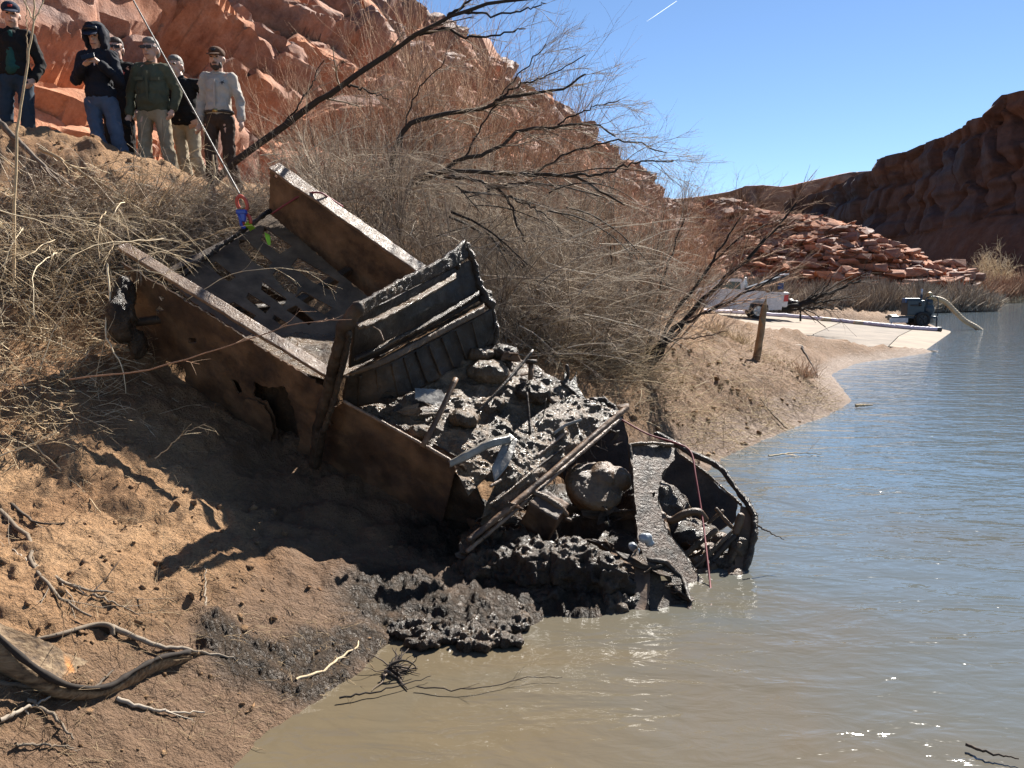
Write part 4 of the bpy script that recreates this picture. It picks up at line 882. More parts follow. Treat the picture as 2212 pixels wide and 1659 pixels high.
SILTR = surf('silted_rail', [(.3, (.11, .06, .032)), (.55, (.24, .15, .09)), (.75, (.36, .25, .17))], scale=9, b=.9, bd=.01, bscale=55, rr=(.25, .6), spec=.5)
TRIM = surf('silted_trim', [(.3, (.10, .09, .075)), (.6, (.22, .20, .17)), (.8, (.34, .30, .25))], scale=7, b=.6, bd=.006, bscale=50, rr=(.15, .4), spec=.6)
O_T = np.array([-3.00226624, 6.45206657, 2.3341519])
R_T = np.array([[0.8451195, 0.4620796, 0.26880378], [-0.25270642, 0.78842987, -0.56081887], [-0.47107589, 0.40603052, 0.78308794]])
def T(l, w, h): return R_T @ np.array([l, w, h], float) + O_T
def TL(pts): return np.asarray(pts, float) @ R_T.T + O_T
AXL, AXW, AXH = R_T[:, 0], R_T[:, 1], R_T[:, 2]
def onp(p0, nrm):
    nrm = np.asarray(nrm, float); p0 = np.asarray(p0, float); k = (p0 - CAMP) @ nrm
    def f(u, v):
        d = ray(u, v); return CAMP + d * (k / (d @ nrm))
    return f
def plane3(a, b, c):
    A, B, C_ = at(*a), at(*b), at(*c); n = np.cross(B - A, C_ - A); n /= np.linalg.norm(n)
    if n @ (CAMP - A) < 0: n = -n
    return onp(A, n), n
def patch(name, rows, n, m, mat, parent, amp=.01, sc_=6, thick=.012, kind='fbm', seed=0, bul=0.0, keep=True, wob=0.0):
    Rr = np.array([smooth_line([at(*p) for p in r], n) for r in rows]); t = np.linspace(0, len(rows) - 1, m)
    G = np.zeros((m, n, 3))
    for j in range(n): G[:, j] = np.stack([np.interp(t, np.arange(len(rows)), Rr[:, j, k]) for k in range(3)], -1)
    du = np.gradient(G, axis=1); dv = np.gradient(G, axis=0); N = np.cross(du, dv); N /= (np.linalg.norm(N, axis=2, keepdims=True) + 1e-9)
    s = np.sign(((CAMP - G) * N).sum(-1).mean()); N *= s
    f = fbm(G * sc_, 4, seed) if kind == 'fbm' else ridged(G * sc_, 4, seed) * .6 + .5 * fbm(G * sc_ * 2.2, 4, seed + 4)
    bb = bul * np.sin(np.linspace(0, math.pi, m))[:, None]
    G = G + N * (amp * f + bb)[..., None]
    fc = grid_faces(m, n); fc = fc if s > 0 else fc[:, ::-1]
    o = mesh_np(name, G.reshape(-1, 3), fc, mat, parent)
    if thick:
        md = o.modifiers.new('thickness', 'SOLIDIFY'); md.thickness = thick; md.offset = -1
    return o
wreck = thing('wrecked_truck', 'rusted mud filled wreck of an old pickup truck hauled nose down out of the river', 'wrecked truck', O_T)
# --- bed
f0 = onp(T(0, 0, 0), AXW)
side = sheet('bed_side', [(262, 566), (480, 697), (703, 838), (697, 880), (683, 935), (665, 985), (652, 1050), (628, 1035), (612, 1000), (590, 975), (560, 945), (520, 930), (470, 905), (432, 888), (400, 874), (401, 812), (396, 790), (372, 783), (357, 779), (350, 797), (335, 782), (294, 735), (288, 700), (284, 650), (286, 606)],
      [[(549, 825), (580, 838), (616, 836), (633, 880), (648, 950), (636, 985), (612, 968), (600, 948), (592, 903), (574, 866), (549, 858)], [(408, 732), (420, 730), (425, 738), (414, 744), (406, 739)], [(336, 668), (346, 661), (352, 668), (341, 674)], [(344, 642), (352, 639), (356, 645), (348, 649)],
       [(497, 817), (510, 822), (524, 845), (516, 850)], [(572, 966), (590, 968), (606, 988), (594, 990)]], lambda u, v: f0(u, v), -AXW, .012, RUST, wreck, jag=3.0, seed=1)
tongue = sheet('rust_flap', [(536, 858), (560, 862), (576, 872), (590, 900), (596, 925), (588, 955), (562, 948), (545, 930), (530, 900)], [], lambda u, v: f0(u, v) - AXW * .03, -AXW, .006, RUST, wreck, jag=3, seed=3)
def lbox(name, l, w, h, mat, rough=.0, nseg=1, dh=0.0):
    L0, L1 = l; n = max(2, nseg + 1); V = []; Fc = []
    for i in range(n):
        t = i / (n - 1); ll = L0 + (L1 - L0) * t
        for (a_, b_) in ((w[0], h[0]), (w[1], h[0]), (w[1], h[1]), (w[0], h[1])): V.append((ll, a_, b_ + dh * t))
    for i in range(n - 1):
        b0 = i * 4
        for k in range(4): Fc.append([b0 + k, b0 + (k + 1) % 4, b0 + 4 + (k + 1) % 4, b0 + 4 + k])
    Fc.append([3, 2, 1, 0]); Fc.append([4 * n - 4, 4 * n - 3, 4 * n - 2, 4 * n - 1])
    V = np.array(V); V = V + rough * np.stack([fbm(V * 9, 3, 2), fbm(V * 9, 3, 7), fbm(V * 11, 3, 9)], -1)
    return bevel(mesh_np(name, TL(V), Fc, mat, wreck, False), .006)
lbox('bed_rail', (-.06, 1.96), (-.015, .085), (-.022, .008), SILTR, .006, 40)
lbox('bed_rail', (-.03, 1.75), (1.655, 1.80), (.135, .160), SILTR, .009, 40, dh=-.20)
f1 = onp(T(0, 1.66, 0), AXW)
sheet('bed_side', [(584, 367), (581, 460), (700, 562), (822, 662), (905, 600), (893, 583), (740, 478)], [[(593, 375), (600, 379), (598, 387), (592, 383)]], lambda u, v: f1(u, v), -AXW, .012, RUST, wreck, jag=1.5, seed=4)
HF = -.36
def grow_poly(P_, k):
    c = np.mean(P_, 0); return [tuple(c + (np.array(p) - c) * k) for p in P_]
FLOORM = surf('dusty_floor_steel', [(.3, (.06, .038, .022)), (.55, (.14, .09, .052)), (.75, (.21, .14, .085))], scale=5, b=.7, bd=.008, bscale=50, rough=.75, spec=.3)
f2 = onp(T(0, 0, HF), AXH)
slots = [[(572, 492), (628, 531), (604, 547), (565, 519)], [(517, 519), (533, 521), (586, 566), (574, 580), (549, 566), (519, 535)], [(453, 571), (467, 565), (507, 598), (493, 607), (471, 592)], [(646, 558), (730, 607), (721, 629), (676, 609), (632, 576)],
         [(600, 583), (642, 619), (640, 635), (616, 627), (590, 594)], [(654, 629), (716, 664), (700, 678), (672, 662), (640, 641)], [(569, 609), (618, 645), (612, 661), (565, 626)], [(640, 660), (678, 692), (666, 701), (620, 670)], [(537, 633), (583, 662), (573, 676), (533, 645)],
         [(594, 680), (622, 700), (616, 708), (588, 688)], [(493, 656), (507, 654), (551, 681), (539, 694), (521, 688), (485, 666)]]
slots = [grow_poly(q_, 1.06) for q_ in slots]
sheet('bed_floor', [(330, 575), (385, 598), (430, 566), (470, 540), (520, 503), (560, 474), (582, 460), (822, 665), (735, 830), (690, 838), (560, 745), (420, 655)], slots, lambda u, v: f2(u, v), AXH, .012, FLOORM, wreck, jag=2.0, seed=6, hjag=.5)
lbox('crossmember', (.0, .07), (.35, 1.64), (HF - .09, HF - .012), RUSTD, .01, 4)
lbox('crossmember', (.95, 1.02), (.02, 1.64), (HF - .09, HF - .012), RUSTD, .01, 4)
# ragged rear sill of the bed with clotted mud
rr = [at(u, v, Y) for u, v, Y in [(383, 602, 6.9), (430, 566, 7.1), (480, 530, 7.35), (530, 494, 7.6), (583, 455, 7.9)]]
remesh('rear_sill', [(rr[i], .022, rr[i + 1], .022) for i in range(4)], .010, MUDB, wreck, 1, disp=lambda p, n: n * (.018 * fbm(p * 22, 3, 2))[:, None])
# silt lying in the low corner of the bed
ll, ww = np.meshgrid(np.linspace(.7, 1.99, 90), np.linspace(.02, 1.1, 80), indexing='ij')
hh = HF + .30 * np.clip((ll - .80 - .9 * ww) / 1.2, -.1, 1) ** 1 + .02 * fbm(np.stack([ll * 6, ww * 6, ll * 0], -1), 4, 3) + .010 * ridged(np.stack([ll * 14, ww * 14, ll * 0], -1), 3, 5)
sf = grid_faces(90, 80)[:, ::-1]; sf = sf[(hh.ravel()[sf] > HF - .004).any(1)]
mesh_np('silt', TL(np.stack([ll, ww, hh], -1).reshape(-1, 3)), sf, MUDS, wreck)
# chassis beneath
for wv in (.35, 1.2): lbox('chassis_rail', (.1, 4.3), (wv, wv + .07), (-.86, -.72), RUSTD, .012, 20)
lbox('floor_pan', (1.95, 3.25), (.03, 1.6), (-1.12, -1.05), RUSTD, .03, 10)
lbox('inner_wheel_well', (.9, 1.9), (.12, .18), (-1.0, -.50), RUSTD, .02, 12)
c = at(262, 690, 6.35)
remesh('mud_hub', [('e', c, (.10, .14, .20)), ('e', c + np.array([-.02, .1, .18]), (.10, .12, .14)), ('e', c + np.array([.07, .1, -.2]), (.07, .1, .12))], .014, MUDB, wreck, 2, disp=lambda p, n: n * (.035 * fbm(p * 12, 4, 4))[:, None])
rod('axle', [at(262, 700, 6.4), T(.75, 1.4, -.8)], .035, RUSTD, wreck)
# --- rear wall of the cab: lip, recessed panel, ledge, lower panel
patch('wall_lip', [[(771, 662, 5.66), (830, 626, 5.95), (884, 595, 6.25), (963, 555, 6.7), (1003, 518, 7.0)], [(772, 690, 5.7), (836, 648, 6.0), (890, 622, 6.3), (968, 584, 6.75), (1012, 556, 7.0)]], 70, 8, MUDB, wreck, .018, 16, .03, 'rid', 1)
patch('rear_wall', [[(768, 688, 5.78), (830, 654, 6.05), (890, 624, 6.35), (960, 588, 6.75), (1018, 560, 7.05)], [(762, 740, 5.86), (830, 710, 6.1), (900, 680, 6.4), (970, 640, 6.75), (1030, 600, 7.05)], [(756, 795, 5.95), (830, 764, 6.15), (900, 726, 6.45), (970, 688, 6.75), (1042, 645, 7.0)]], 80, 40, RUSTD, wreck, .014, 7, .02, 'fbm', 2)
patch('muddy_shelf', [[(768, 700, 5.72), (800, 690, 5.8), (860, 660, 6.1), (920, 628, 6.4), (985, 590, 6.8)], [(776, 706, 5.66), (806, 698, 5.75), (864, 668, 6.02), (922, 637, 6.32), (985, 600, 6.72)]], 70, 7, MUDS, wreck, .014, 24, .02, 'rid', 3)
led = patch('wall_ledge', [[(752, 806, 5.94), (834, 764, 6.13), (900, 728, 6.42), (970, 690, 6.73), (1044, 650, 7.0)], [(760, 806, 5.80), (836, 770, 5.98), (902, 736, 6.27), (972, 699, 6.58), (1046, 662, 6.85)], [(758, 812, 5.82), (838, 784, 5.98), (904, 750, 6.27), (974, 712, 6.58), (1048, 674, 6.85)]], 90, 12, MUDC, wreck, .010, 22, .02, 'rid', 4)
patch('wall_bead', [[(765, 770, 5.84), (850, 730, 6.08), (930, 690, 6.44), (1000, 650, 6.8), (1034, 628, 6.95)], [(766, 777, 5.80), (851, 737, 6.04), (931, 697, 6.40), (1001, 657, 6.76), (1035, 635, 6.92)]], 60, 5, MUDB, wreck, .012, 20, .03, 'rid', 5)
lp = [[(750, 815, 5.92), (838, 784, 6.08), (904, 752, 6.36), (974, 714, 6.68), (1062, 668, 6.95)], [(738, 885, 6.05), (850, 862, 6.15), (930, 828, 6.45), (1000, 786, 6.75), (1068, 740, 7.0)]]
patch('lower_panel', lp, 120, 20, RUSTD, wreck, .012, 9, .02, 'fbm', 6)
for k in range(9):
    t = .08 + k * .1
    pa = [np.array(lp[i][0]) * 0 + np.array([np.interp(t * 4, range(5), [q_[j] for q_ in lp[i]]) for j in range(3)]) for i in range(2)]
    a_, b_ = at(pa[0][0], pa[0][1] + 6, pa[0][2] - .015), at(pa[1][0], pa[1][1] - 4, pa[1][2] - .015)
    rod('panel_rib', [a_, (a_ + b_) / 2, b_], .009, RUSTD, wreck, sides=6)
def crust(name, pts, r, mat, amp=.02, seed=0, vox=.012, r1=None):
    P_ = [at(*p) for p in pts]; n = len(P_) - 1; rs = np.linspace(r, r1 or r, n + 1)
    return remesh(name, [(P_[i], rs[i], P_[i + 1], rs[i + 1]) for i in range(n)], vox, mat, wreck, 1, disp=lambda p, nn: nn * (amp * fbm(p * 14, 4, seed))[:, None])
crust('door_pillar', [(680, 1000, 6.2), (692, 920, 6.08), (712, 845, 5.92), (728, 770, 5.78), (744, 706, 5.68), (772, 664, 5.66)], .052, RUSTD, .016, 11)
crust('pillar_flange', [(700, 930, 6.0), (722, 860, 5.88), (742, 780, 5.75), (756, 720, 5.66)], .024, MUDB, .012, 12)
crust('right_frame', [(1006, 528, 7.02), (1022, 566, 7.05), (1036, 620, 7.03), (1062, 662, 7.0), (1070, 705, 7.0), (1068, 745, 7.02)], .036, MUDB, .03, 13)
crust('torn_spike', [(985, 575, 6.9), (1000, 545, 6.98), (1008, 517, 7.0)], .034, MUDB, .018, 14, .010, .006)
crust('corner_lump', [(1046, 648, 7.0), (1052, 636, 7.05)], .045, MUDB, .03, 15)
rod('small_stick', [at(806, 706, 5.7), at(820, 715, 5.68), at(829, 736, 5.66)], .005, SILTR, wreck, sides=5)
# --- near side of the cab with the door
door = sheet('cab_side', [(744, 868), (860, 930), (975, 997), (984, 1012), (965, 1090), (950, 1150), (935, 1217), (880, 1190), (830, 1160), (760, 1122), (700, 1090), (652, 1060), (650, 1012), (668, 975), (690, 930), (716, 884)], [[(712, 912), (718, 909), (721, 916), (714, 920)]], lambda u, v: f0(u, v), -AXW, .014, RUST, wreck, jag=1.0, seed=8,
      bulge=lambda u, v: .0)
crust('cab_top_edge', [(742, 867, 5.98), (850, 925, 5.86), (972, 994, 5.74)], .013, SILTR, .006, 21, .008)
f0b = onp(T(0, .10, 0), AXW)
sheet('inner_cab_edge', [(752, 866), (860, 918), (985, 985), (985, 1010), (860, 945), (752, 890)], [], lambda u, v: f0b(u, v), -AXW, .01, RUSTD, wreck, jag=1.5, seed=9)
rod('door_seam', [at(694, 925, 5.985), at(684, 965, 6.03), at(680, 1000, 6.07)], .006, RUSTD, wreck, sides=5)
f0c = onp(T(0, .06, 0), AXW)
sheet('front_fender', [(965, 1010), (1000, 1005), (1030, 1060), (1060, 1130), (1050, 1190), (1035, 1250), (1000, 1260), (940, 1225), (948, 1150)], [], lambda u, v: f0c(u, v), -AXW, .02, RUSTD, wreck, jag=4, seed=10)
sheet('torn_fender_edge', [(968, 1150), (985, 1140), (995, 1165), (1012, 1168), (1035, 1200), (1036, 1232), (1005, 1220), (972, 1185)], [], lambda u, v: f0(u, v) - AXW * .02, -AXW, .008, RUST, wreck, jag=4, seed=12)
sheet('torn_fender_edge', [(1010, 1120), (1040, 1128), (1062, 1150), (1050, 1165), (1020, 1148)], [], lambda u, v: f0(u, v) - AXW * .01, -AXW, .008, RUST, wreck, jag=3, seed=13)
# --- mud that fills the cab
patch('cab_mud', [[(742, 890, 6.05), (800, 905, 5.98), (870, 945, 5.9), (962, 1000, 5.8), (1010, 1075, 5.66)], [(800, 870, 6.2), (850, 880, 6.15), (930, 905, 6.1), (1020, 940, 6.05), (1070, 1010, 5.9)],
                  [(870, 855, 6.35), (920, 845, 6.4), (1000, 860, 6.4), (1090, 880, 6.4), (1130, 930, 6.3)], [(950, 815, 6.6), (1000, 800, 6.7), (1060, 810, 6.75), (1150, 840, 6.7), (1190, 880, 6.6)], [(1040, 752, 6.95), (1066, 745, 7.05), (1100, 765, 7.1), (1180, 810, 7.0), (1250, 855, 6.9)]],
      210, 190, MUDS, wreck, .062, 4.6, 0, 'rid', 21)
def lump(name, u, v, Y, r, mat, seed, amp=.03, vox=.012, fr=10, extra=()):
    c = at(u, v, Y); return remesh(name, [('e', c, r)] + [('e', at(*e[:3]), e[3]) for e in extra], vox, mat, wreck, 2, disp=lambda p, n: n * (amp * fbm(p * fr, 4, seed) + amp * .5 * ridged(p * fr * 1.6, 3, seed + 2))[:, None])
lump('seat_cushion', 1050, 808, 6.75, (.20, .17, .115), MUDS, 31, .02)
lump('mud_clod', 1088, 762, 6.95, (.12, .12, .06), MUDB, 32)
lump('mud_clod', 1000, 905, 6.15, (.12, .12, .07), MUDS, 33, .03)
lump('mud_clod', 1150, 850, 6.6, (.16, .14, .08), MUDB, 34, .04)
lump('mud_clod', 905, 935, 5.95, (.10, .08, .05), MUDS, 35, .03)
lump('mud_clod', 1060, 880, 6.4, (.12, .12, .06), MUDS, 36, .04)
lump('mud_clod', 1035, 765, 6.9, (.11, .12, .05), MUDS, 37, .04)
fp, npl = plane3((895, 840, 6.2), (968, 850, 6.3), (965, 880, 6.2))
sheet('loose_plate', [(896, 838), (952, 842), (970, 862), (962, 882), (930, 872), (897, 862)], [], lambda u, v: fp(u, v), npl, .012, TRIM, wreck, jag=1.0, seed=15)
rod('steering_column', [at(985, 818, 6.05), at(950, 893, 5.85), at(912, 966, 5.7)], .020, RUST, wreck)
rod('control_rod', [at(1151, 757, 6.6), at(1118, 797, 6.45), at(1075, 845, 6.25), at(1030, 892, 6.1)], .013, RUSTD, wreck)
rod('gear_lever', [at(1138, 848, 6.35), at(1142, 890, 6.25), at(1145, 938, 6.15)], .010, RUSTD, wreck)
rod('upright_stub', [at(1147, 785, 6.7), at(1146, 825, 6.65)], .022, RUST, wreck)
rod('stub_cap', [at(1147, 777, 6.7), at(1147, 784, 6.7)], .05, RUSTD, wreck, sides=14)
rod('bracket_arm', [at(1146, 822, 6.65), at(1175, 850, 6.6), at(1198, 872, 6.55)], .022, RUST, wreck, wob=.004)
for i, pts in enumerate([[(820, 862, 6.1), (828, 850, 6.1), (850, 846, 6.1), (895, 848, 6.15)], [(1040, 760, 6.9), (1060, 730, 6.9), (1072, 700, 6.95)], [(1094, 1000, 5.8), (1100, 960, 5.8), (1120, 940, 5.85)], [(1180, 860, 6.4), (1168, 930, 6.3), (1150, 985, 6.2)]]):
    rod('loose_wire', [at(*p) for p in pts], .004, RUSTD, wreck, sides=5)
patch('trim_bar', [[(966, 997, 5.70), (1010, 972, 5.74), (1055, 948, 5.82), (1100, 936, 5.92)], [(972, 994, 5.60), (1012, 974, 5.64), (1057, 952, 5.72), (1102, 942, 5.84)], [(972, 1010, 5.60), (1014, 992, 5.64), (1060, 968, 5.72), (1104, 958, 5.84)]], 40, 10, TRIM, wreck, .006, 20, .015, 'fbm', 22)
# --- cowl and windscreen sill
patch('cowl_mud', [[(1045, 1100, 5.62), (1090, 1000, 5.85), (1110, 935, 6.1), (1170, 890, 6.4), (1235, 855, 6.7)], [(1040, 1120, 5.58), (1110, 1030, 5.8), (1160, 980, 6.05), (1230, 910, 6.4), (1290, 872, 6.72)], [(1030, 1150, 5.55), (1110, 1078, 5.75), (1180, 1022, 6.0), (1270, 945, 6.4), (1340, 888, 6.7)]], 170, 80, MUDS, wreck, .045, 6.5, 0, 'rid', 41)
patch('cowl_plate', [[(1062, 1010, 5.68), (1085, 960, 5.82), (1100, 935, 5.95)], [(1068, 1040, 5.6), (1100, 1000, 5.72), (1118, 950, 5.9)]], 24, 10, TRIM, wreck, .008, 12, .01, 'fbm', 42)
for i, (pts, r, mt) in enumerate([([(1354, 881, 6.66), (1270, 952, 6.3), (1187, 1024, 5.95), (1094, 1103, 5.6), (1013, 1166, 5.4)], .024, RUST), ([(1340, 905, 6.66), (1262, 972, 6.3), (1180, 1044, 5.95), (1090, 1122, 5.6), (1010, 1190, 5.42)], .017, SILTR), ([(1222, 934, 6.3), (1164, 982, 6.05), (1110, 1020, 5.85), (1060, 1050, 5.68)], .014, SILTR),
                            ([(1240, 950, 6.3), (1180, 995, 6.05), (1120, 1040, 5.8), (1070, 1078, 5.62)], .010, RUSTD), ([(1160, 1010, 5.95), (1100, 1060, 5.7), (1058, 1090, 5.56)], .010, MUDS)]):
    crust('windscreen_sill', pts, r, mt, .006, 50 + i, .008)
crust('bent_strip', [(1198, 935, 6.25), (1222, 918, 6.3), (1254, 907, 6.35)], .013, TRIM, .004, 58, .006)
ff, nf = plane3((1187, 880, 6.7), (1233, 816, 6.95), (1326, 890, 6.85))
sheet('firewall', [(1180, 878), (1202, 850), (1215, 830), (1222, 800), (1228, 822), (1240, 812), (1246, 800), (1248, 836), (1261, 858), (1280, 868), (1293, 860), (1307, 856), (1318, 872), (1332, 890), (1318, 912), (1286, 935), (1250, 930), (1222, 912), (1195, 905)], [], lambda u, v: ff(u, v), nf, .02, MUDB, wreck, jag=4, seed=17)
crust('torn_edge', [(1215, 826, 6.9), (1240, 850, 6.86), (1262, 885, 6.8), (1284, 920, 6.7)], .022, MUDB, .02, 61, .010)
crust('torn_edge', [(1280, 866, 6.85), (1305, 862, 6.85), (1330, 890, 6.8)], .028, MUDB, .03, 62, .010)
crust('torn_edge', [(1225, 790, 6.95), (1228, 815, 6.95)], .014, MUDB, .012, 63, .008)
# --- engine bay
lump('bay_light_blocker', 1230, 1130, 6.55, (.50, .35, .30), MUDB, 71, .05, .022, 6, extra=[(1400, 1120, 6.5, (.35, .3, .32)), (1120, 1180, 6.2, (.35, .25, .25)), (1480, 1180, 6.3, (.3, .25, .2)), (1330, 1220, 6.2, (.5, .3, .25))])  # dark mud mass added behind the bay to block light and keep it black
AC = at(1283, 1050, 6.15)
def drum(p, n): return n * (.004 * fbm(p * 30, 3, 5) + .030 * np.clip((n @ AXH) - .2, 0, 1) * fbm(p * 9, 4, 8))[:, None]
a1 = AXH * .07; 
remesh('air_cleaner', [(AC - a1 * 1.2 + AXW * .03 * math.cos(t) , .01, AC, .01) for t in (0,)] + [('e', AC, (.235, .235, .085), R_T), ('e', AC - a1 * .9, (.21, .21, .095), R_T), ('e', AC + AXW * .17 + AXL * .13 + AXH * .05, (.11, .10, .08), R_T), ('e', AC + AXW * .10 + AXL * .02 + AXH * .04, (.12, .15, .09), R_T)], .010, MUDC, wreck, 2, disp=drum)
bx = at(1172, 1118, 5.85)
remesh('battery_box', [('b', bx, (.12, .10, .17), R_T)], .012, RUST, wreck, 2, disp=lambda p, n: n * (.010 * fbm(p * 14, 3, 9))[:, None])
crust('box_lid', [(1150, 1064, 5.8), (1185, 1078, 5.78), (1210, 1098, 5.76), (1222, 1112, 5.76)], .024, MUDC, .014, 66, .008)
crust('cap_knob', [(1222, 1120, 5.74), (1232, 1124, 5.74)], .014, MUDC, .004, 67, .006)
fy, ny = plane3((1240, 960, 6.95), (1360, 900, 7.05), (1370, 1060, 6.75))
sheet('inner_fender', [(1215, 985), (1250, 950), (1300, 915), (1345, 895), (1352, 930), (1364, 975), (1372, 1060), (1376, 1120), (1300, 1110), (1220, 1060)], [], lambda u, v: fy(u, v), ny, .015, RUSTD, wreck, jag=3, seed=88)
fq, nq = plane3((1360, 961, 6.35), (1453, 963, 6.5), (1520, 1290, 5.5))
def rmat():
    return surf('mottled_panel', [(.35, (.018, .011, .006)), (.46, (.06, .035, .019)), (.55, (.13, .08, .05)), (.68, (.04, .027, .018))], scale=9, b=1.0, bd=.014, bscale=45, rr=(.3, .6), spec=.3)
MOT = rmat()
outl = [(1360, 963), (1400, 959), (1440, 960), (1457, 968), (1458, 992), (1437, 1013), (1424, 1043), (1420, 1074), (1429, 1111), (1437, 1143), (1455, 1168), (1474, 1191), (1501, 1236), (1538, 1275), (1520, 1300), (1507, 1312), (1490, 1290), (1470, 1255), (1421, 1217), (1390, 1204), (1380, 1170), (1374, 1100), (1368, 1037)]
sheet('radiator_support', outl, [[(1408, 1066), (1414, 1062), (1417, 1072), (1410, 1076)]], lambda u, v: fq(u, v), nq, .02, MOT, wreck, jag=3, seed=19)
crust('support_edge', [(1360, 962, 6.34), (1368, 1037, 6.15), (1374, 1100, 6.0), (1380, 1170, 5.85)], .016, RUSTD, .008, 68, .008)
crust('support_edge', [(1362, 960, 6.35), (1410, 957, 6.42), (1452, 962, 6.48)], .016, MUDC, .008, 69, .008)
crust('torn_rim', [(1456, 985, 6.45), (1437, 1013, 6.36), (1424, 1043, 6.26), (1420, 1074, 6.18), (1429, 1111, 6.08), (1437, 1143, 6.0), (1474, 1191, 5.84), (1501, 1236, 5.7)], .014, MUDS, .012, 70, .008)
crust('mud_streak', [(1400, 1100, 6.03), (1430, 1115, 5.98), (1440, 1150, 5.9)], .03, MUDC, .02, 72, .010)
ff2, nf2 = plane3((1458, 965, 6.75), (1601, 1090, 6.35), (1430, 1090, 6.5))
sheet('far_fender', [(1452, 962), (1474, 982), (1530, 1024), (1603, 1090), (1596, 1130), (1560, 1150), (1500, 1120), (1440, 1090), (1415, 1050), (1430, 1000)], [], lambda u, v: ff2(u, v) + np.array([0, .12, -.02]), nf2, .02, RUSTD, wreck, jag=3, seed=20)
crust('far_fender_edge', [(1472, 983, 6.72), (1530, 1026, 6.55), (1601, 1090, 6.34)], .013, MUDS, .008, 73, .007)
crust('grille_frame', [(1418, 938, 6.7), (1458, 958, 6.65), (1495, 982, 6.6), (1538, 998, 6.5), (1561, 1016, 6.42), (1588, 1053, 6.3), (1614, 1085, 6.18), (1630, 1113, 6.08), (1632, 1143, 6.0), (1622, 1191, 5.9), (1604, 1245, 5.78)], .026, MUDB, .012, 74, .009)
fr, nr_ = plane3((1601, 1100, 6.15), (1632, 1120, 6.08), (1600, 1250, 5.75))
sheet('grille_panel', [(1600, 1092), (1622, 1098), (1634, 1130), (1630, 1165), (1616, 1209), (1604, 1248), (1590, 1262), (1586, 1240), (1590, 1170), (1596, 1130)], [], lambda u, v: fr(u, v), nr_, .03, MUDC, wreck, jag=2.5, seed=22)
crust('engine_shelf', [(1490, 1215, 5.95), (1540, 1225, 5.9), (1580, 1215, 5.9), (1598, 1180, 5.95)], .06, MUDB, .05, 75, .012)
crust('nose_mud', [(1510, 1245, 5.8), (1550, 1262, 5.75), (1590, 1252, 5.75)], .055, MUDC, .05, 76, .012)
rod('radiator_hose', [at(1424, 1112, 6.1), at(1450, 1124, 6.08), at(1478, 1110, 6.06), at(1508, 1106, 6.06), at(1524, 1124, 6.08)], .030, MUDC, wreck, sides=12)
for pts, r in [([(1478, 1200, 5.95), (1545, 1146, 6.0)], .022), ([(1506, 1222, 5.9), (1560, 1170, 5.96), (1590, 1140, 6.0)], .018), ([(1548, 1100, 6.1), (1582, 1140, 6.02)], .017), ([(1540, 1210, 5.9), (1585, 1160, 5.95)], .022), ([(1560, 1245, 5.85), (1598, 1175, 5.9)], .018), ([(1530, 1130, 6.1), (1560, 1104, 6.12)], .013), ([(1590, 1150, 5.98), (1600, 1115, 6.02)], .03), ([(1485, 1240, 5.8), (1520, 1210, 5.86), (1530, 1180, 5.9)], .014)]:
    crust('bent_rod', [pts[0]] + pts[1:], r, random.choice([MUDC, MUDS, RUSTD]), .008, random.randrange(99), .008)
lump('packed_mud', 1530, 1222, 6.0, (.24, .16, .10), MUDC, 85, .05, .012, 9, extra=[(1470, 1180, 6.2, (.14, .12, .08)), (1575, 1235, 5.9, (.1, .1, .08))])
lump('alternator', 1530, 1190, 6.05, (.09, .08, .07), MUDC, 81, .012, .010, extra=[(1555, 1165, 6.1, (.07, .06, .05))])
fb, nbk = plane3((1371, 1204, 5.40), (1403, 1209, 5.38), (1388, 1345, 4.98))
sheet('near_bracket', [(1371, 1202), (1404, 1208), (1404, 1270), (1400, 1348), (1372, 1350), (1370, 1280)], [], lambda u, v: fb(u, v), nbk, .05, RUST, wreck, jag=1.2, seed=77)
fz, nz = plane3((1403, 1209, 5.4), (1480, 1250, 5.35), (1430, 1335, 5.02))
sheet('bumper_bracket', [(1398, 1205), (1430, 1212), (1462, 1235), (1488, 1262), (1494, 1325), (1470, 1335), (1462, 1300), (1440, 1330), (1405, 1340)], [[(1425, 1235), (1448, 1250), (1455, 1275), (1430, 1262)]], lambda u, v: fz(u, v), nz, .03, MUDB, wreck, jag=4, seed=24)
crust('bumper_edge', [(1398, 1208, 5.38), (1440, 1216, 5.4), (1474, 1248, 5.36), (1490, 1300, 5.15), (1490, 1340, 5.0)], .020, RUSTD, .014, 78, .009)
crust('bent_rod', [(1316, 1206, 5.6), (1290, 1218, 5.45), (1264, 1234, 5.4), (1256, 1262, 5.3), (1250, 1300, 5.2)], .010, TRIM, .003, 79, .006)
# the black mud heaped against the near side of the nose
def blackheap(p, n): return n * (.06 * fbm(p * 5, 4, 3) + .05 * ridged(p * 11, 4, 6) + .035 * fbm(p * 28, 3, 9))[:, None]
H = [(1050, 1180, 5.75, (.16, .16, .16)), (1120, 1200, 5.7, (.2, .16, .16)), (1060, 1250, 5.5, (.30, .22, .20)), (1150, 1250, 5.45, (.34, .26, .25)), (1240, 1250, 5.4, (.28, .24, .24)), (1310, 1260, 5.35, (.16, .2, .2)), (960, 1270, 5.6, (.30, .2, .13)), (1180, 1300, 5.2, (.34, .14, .10)), (1320, 1320, 5.15, (.2, .12, .08))]
heap = remesh('mud_heap', [('e', at(*h[:3]), h[3]) for h in H], .012, MUDB, None, 1, disp=blackheap)
tag(heap, 'heap of glistening black mud slumped against the near side of the wreck nose', 'mud heap')
rg = np.random.default_rng(3)
cl = []
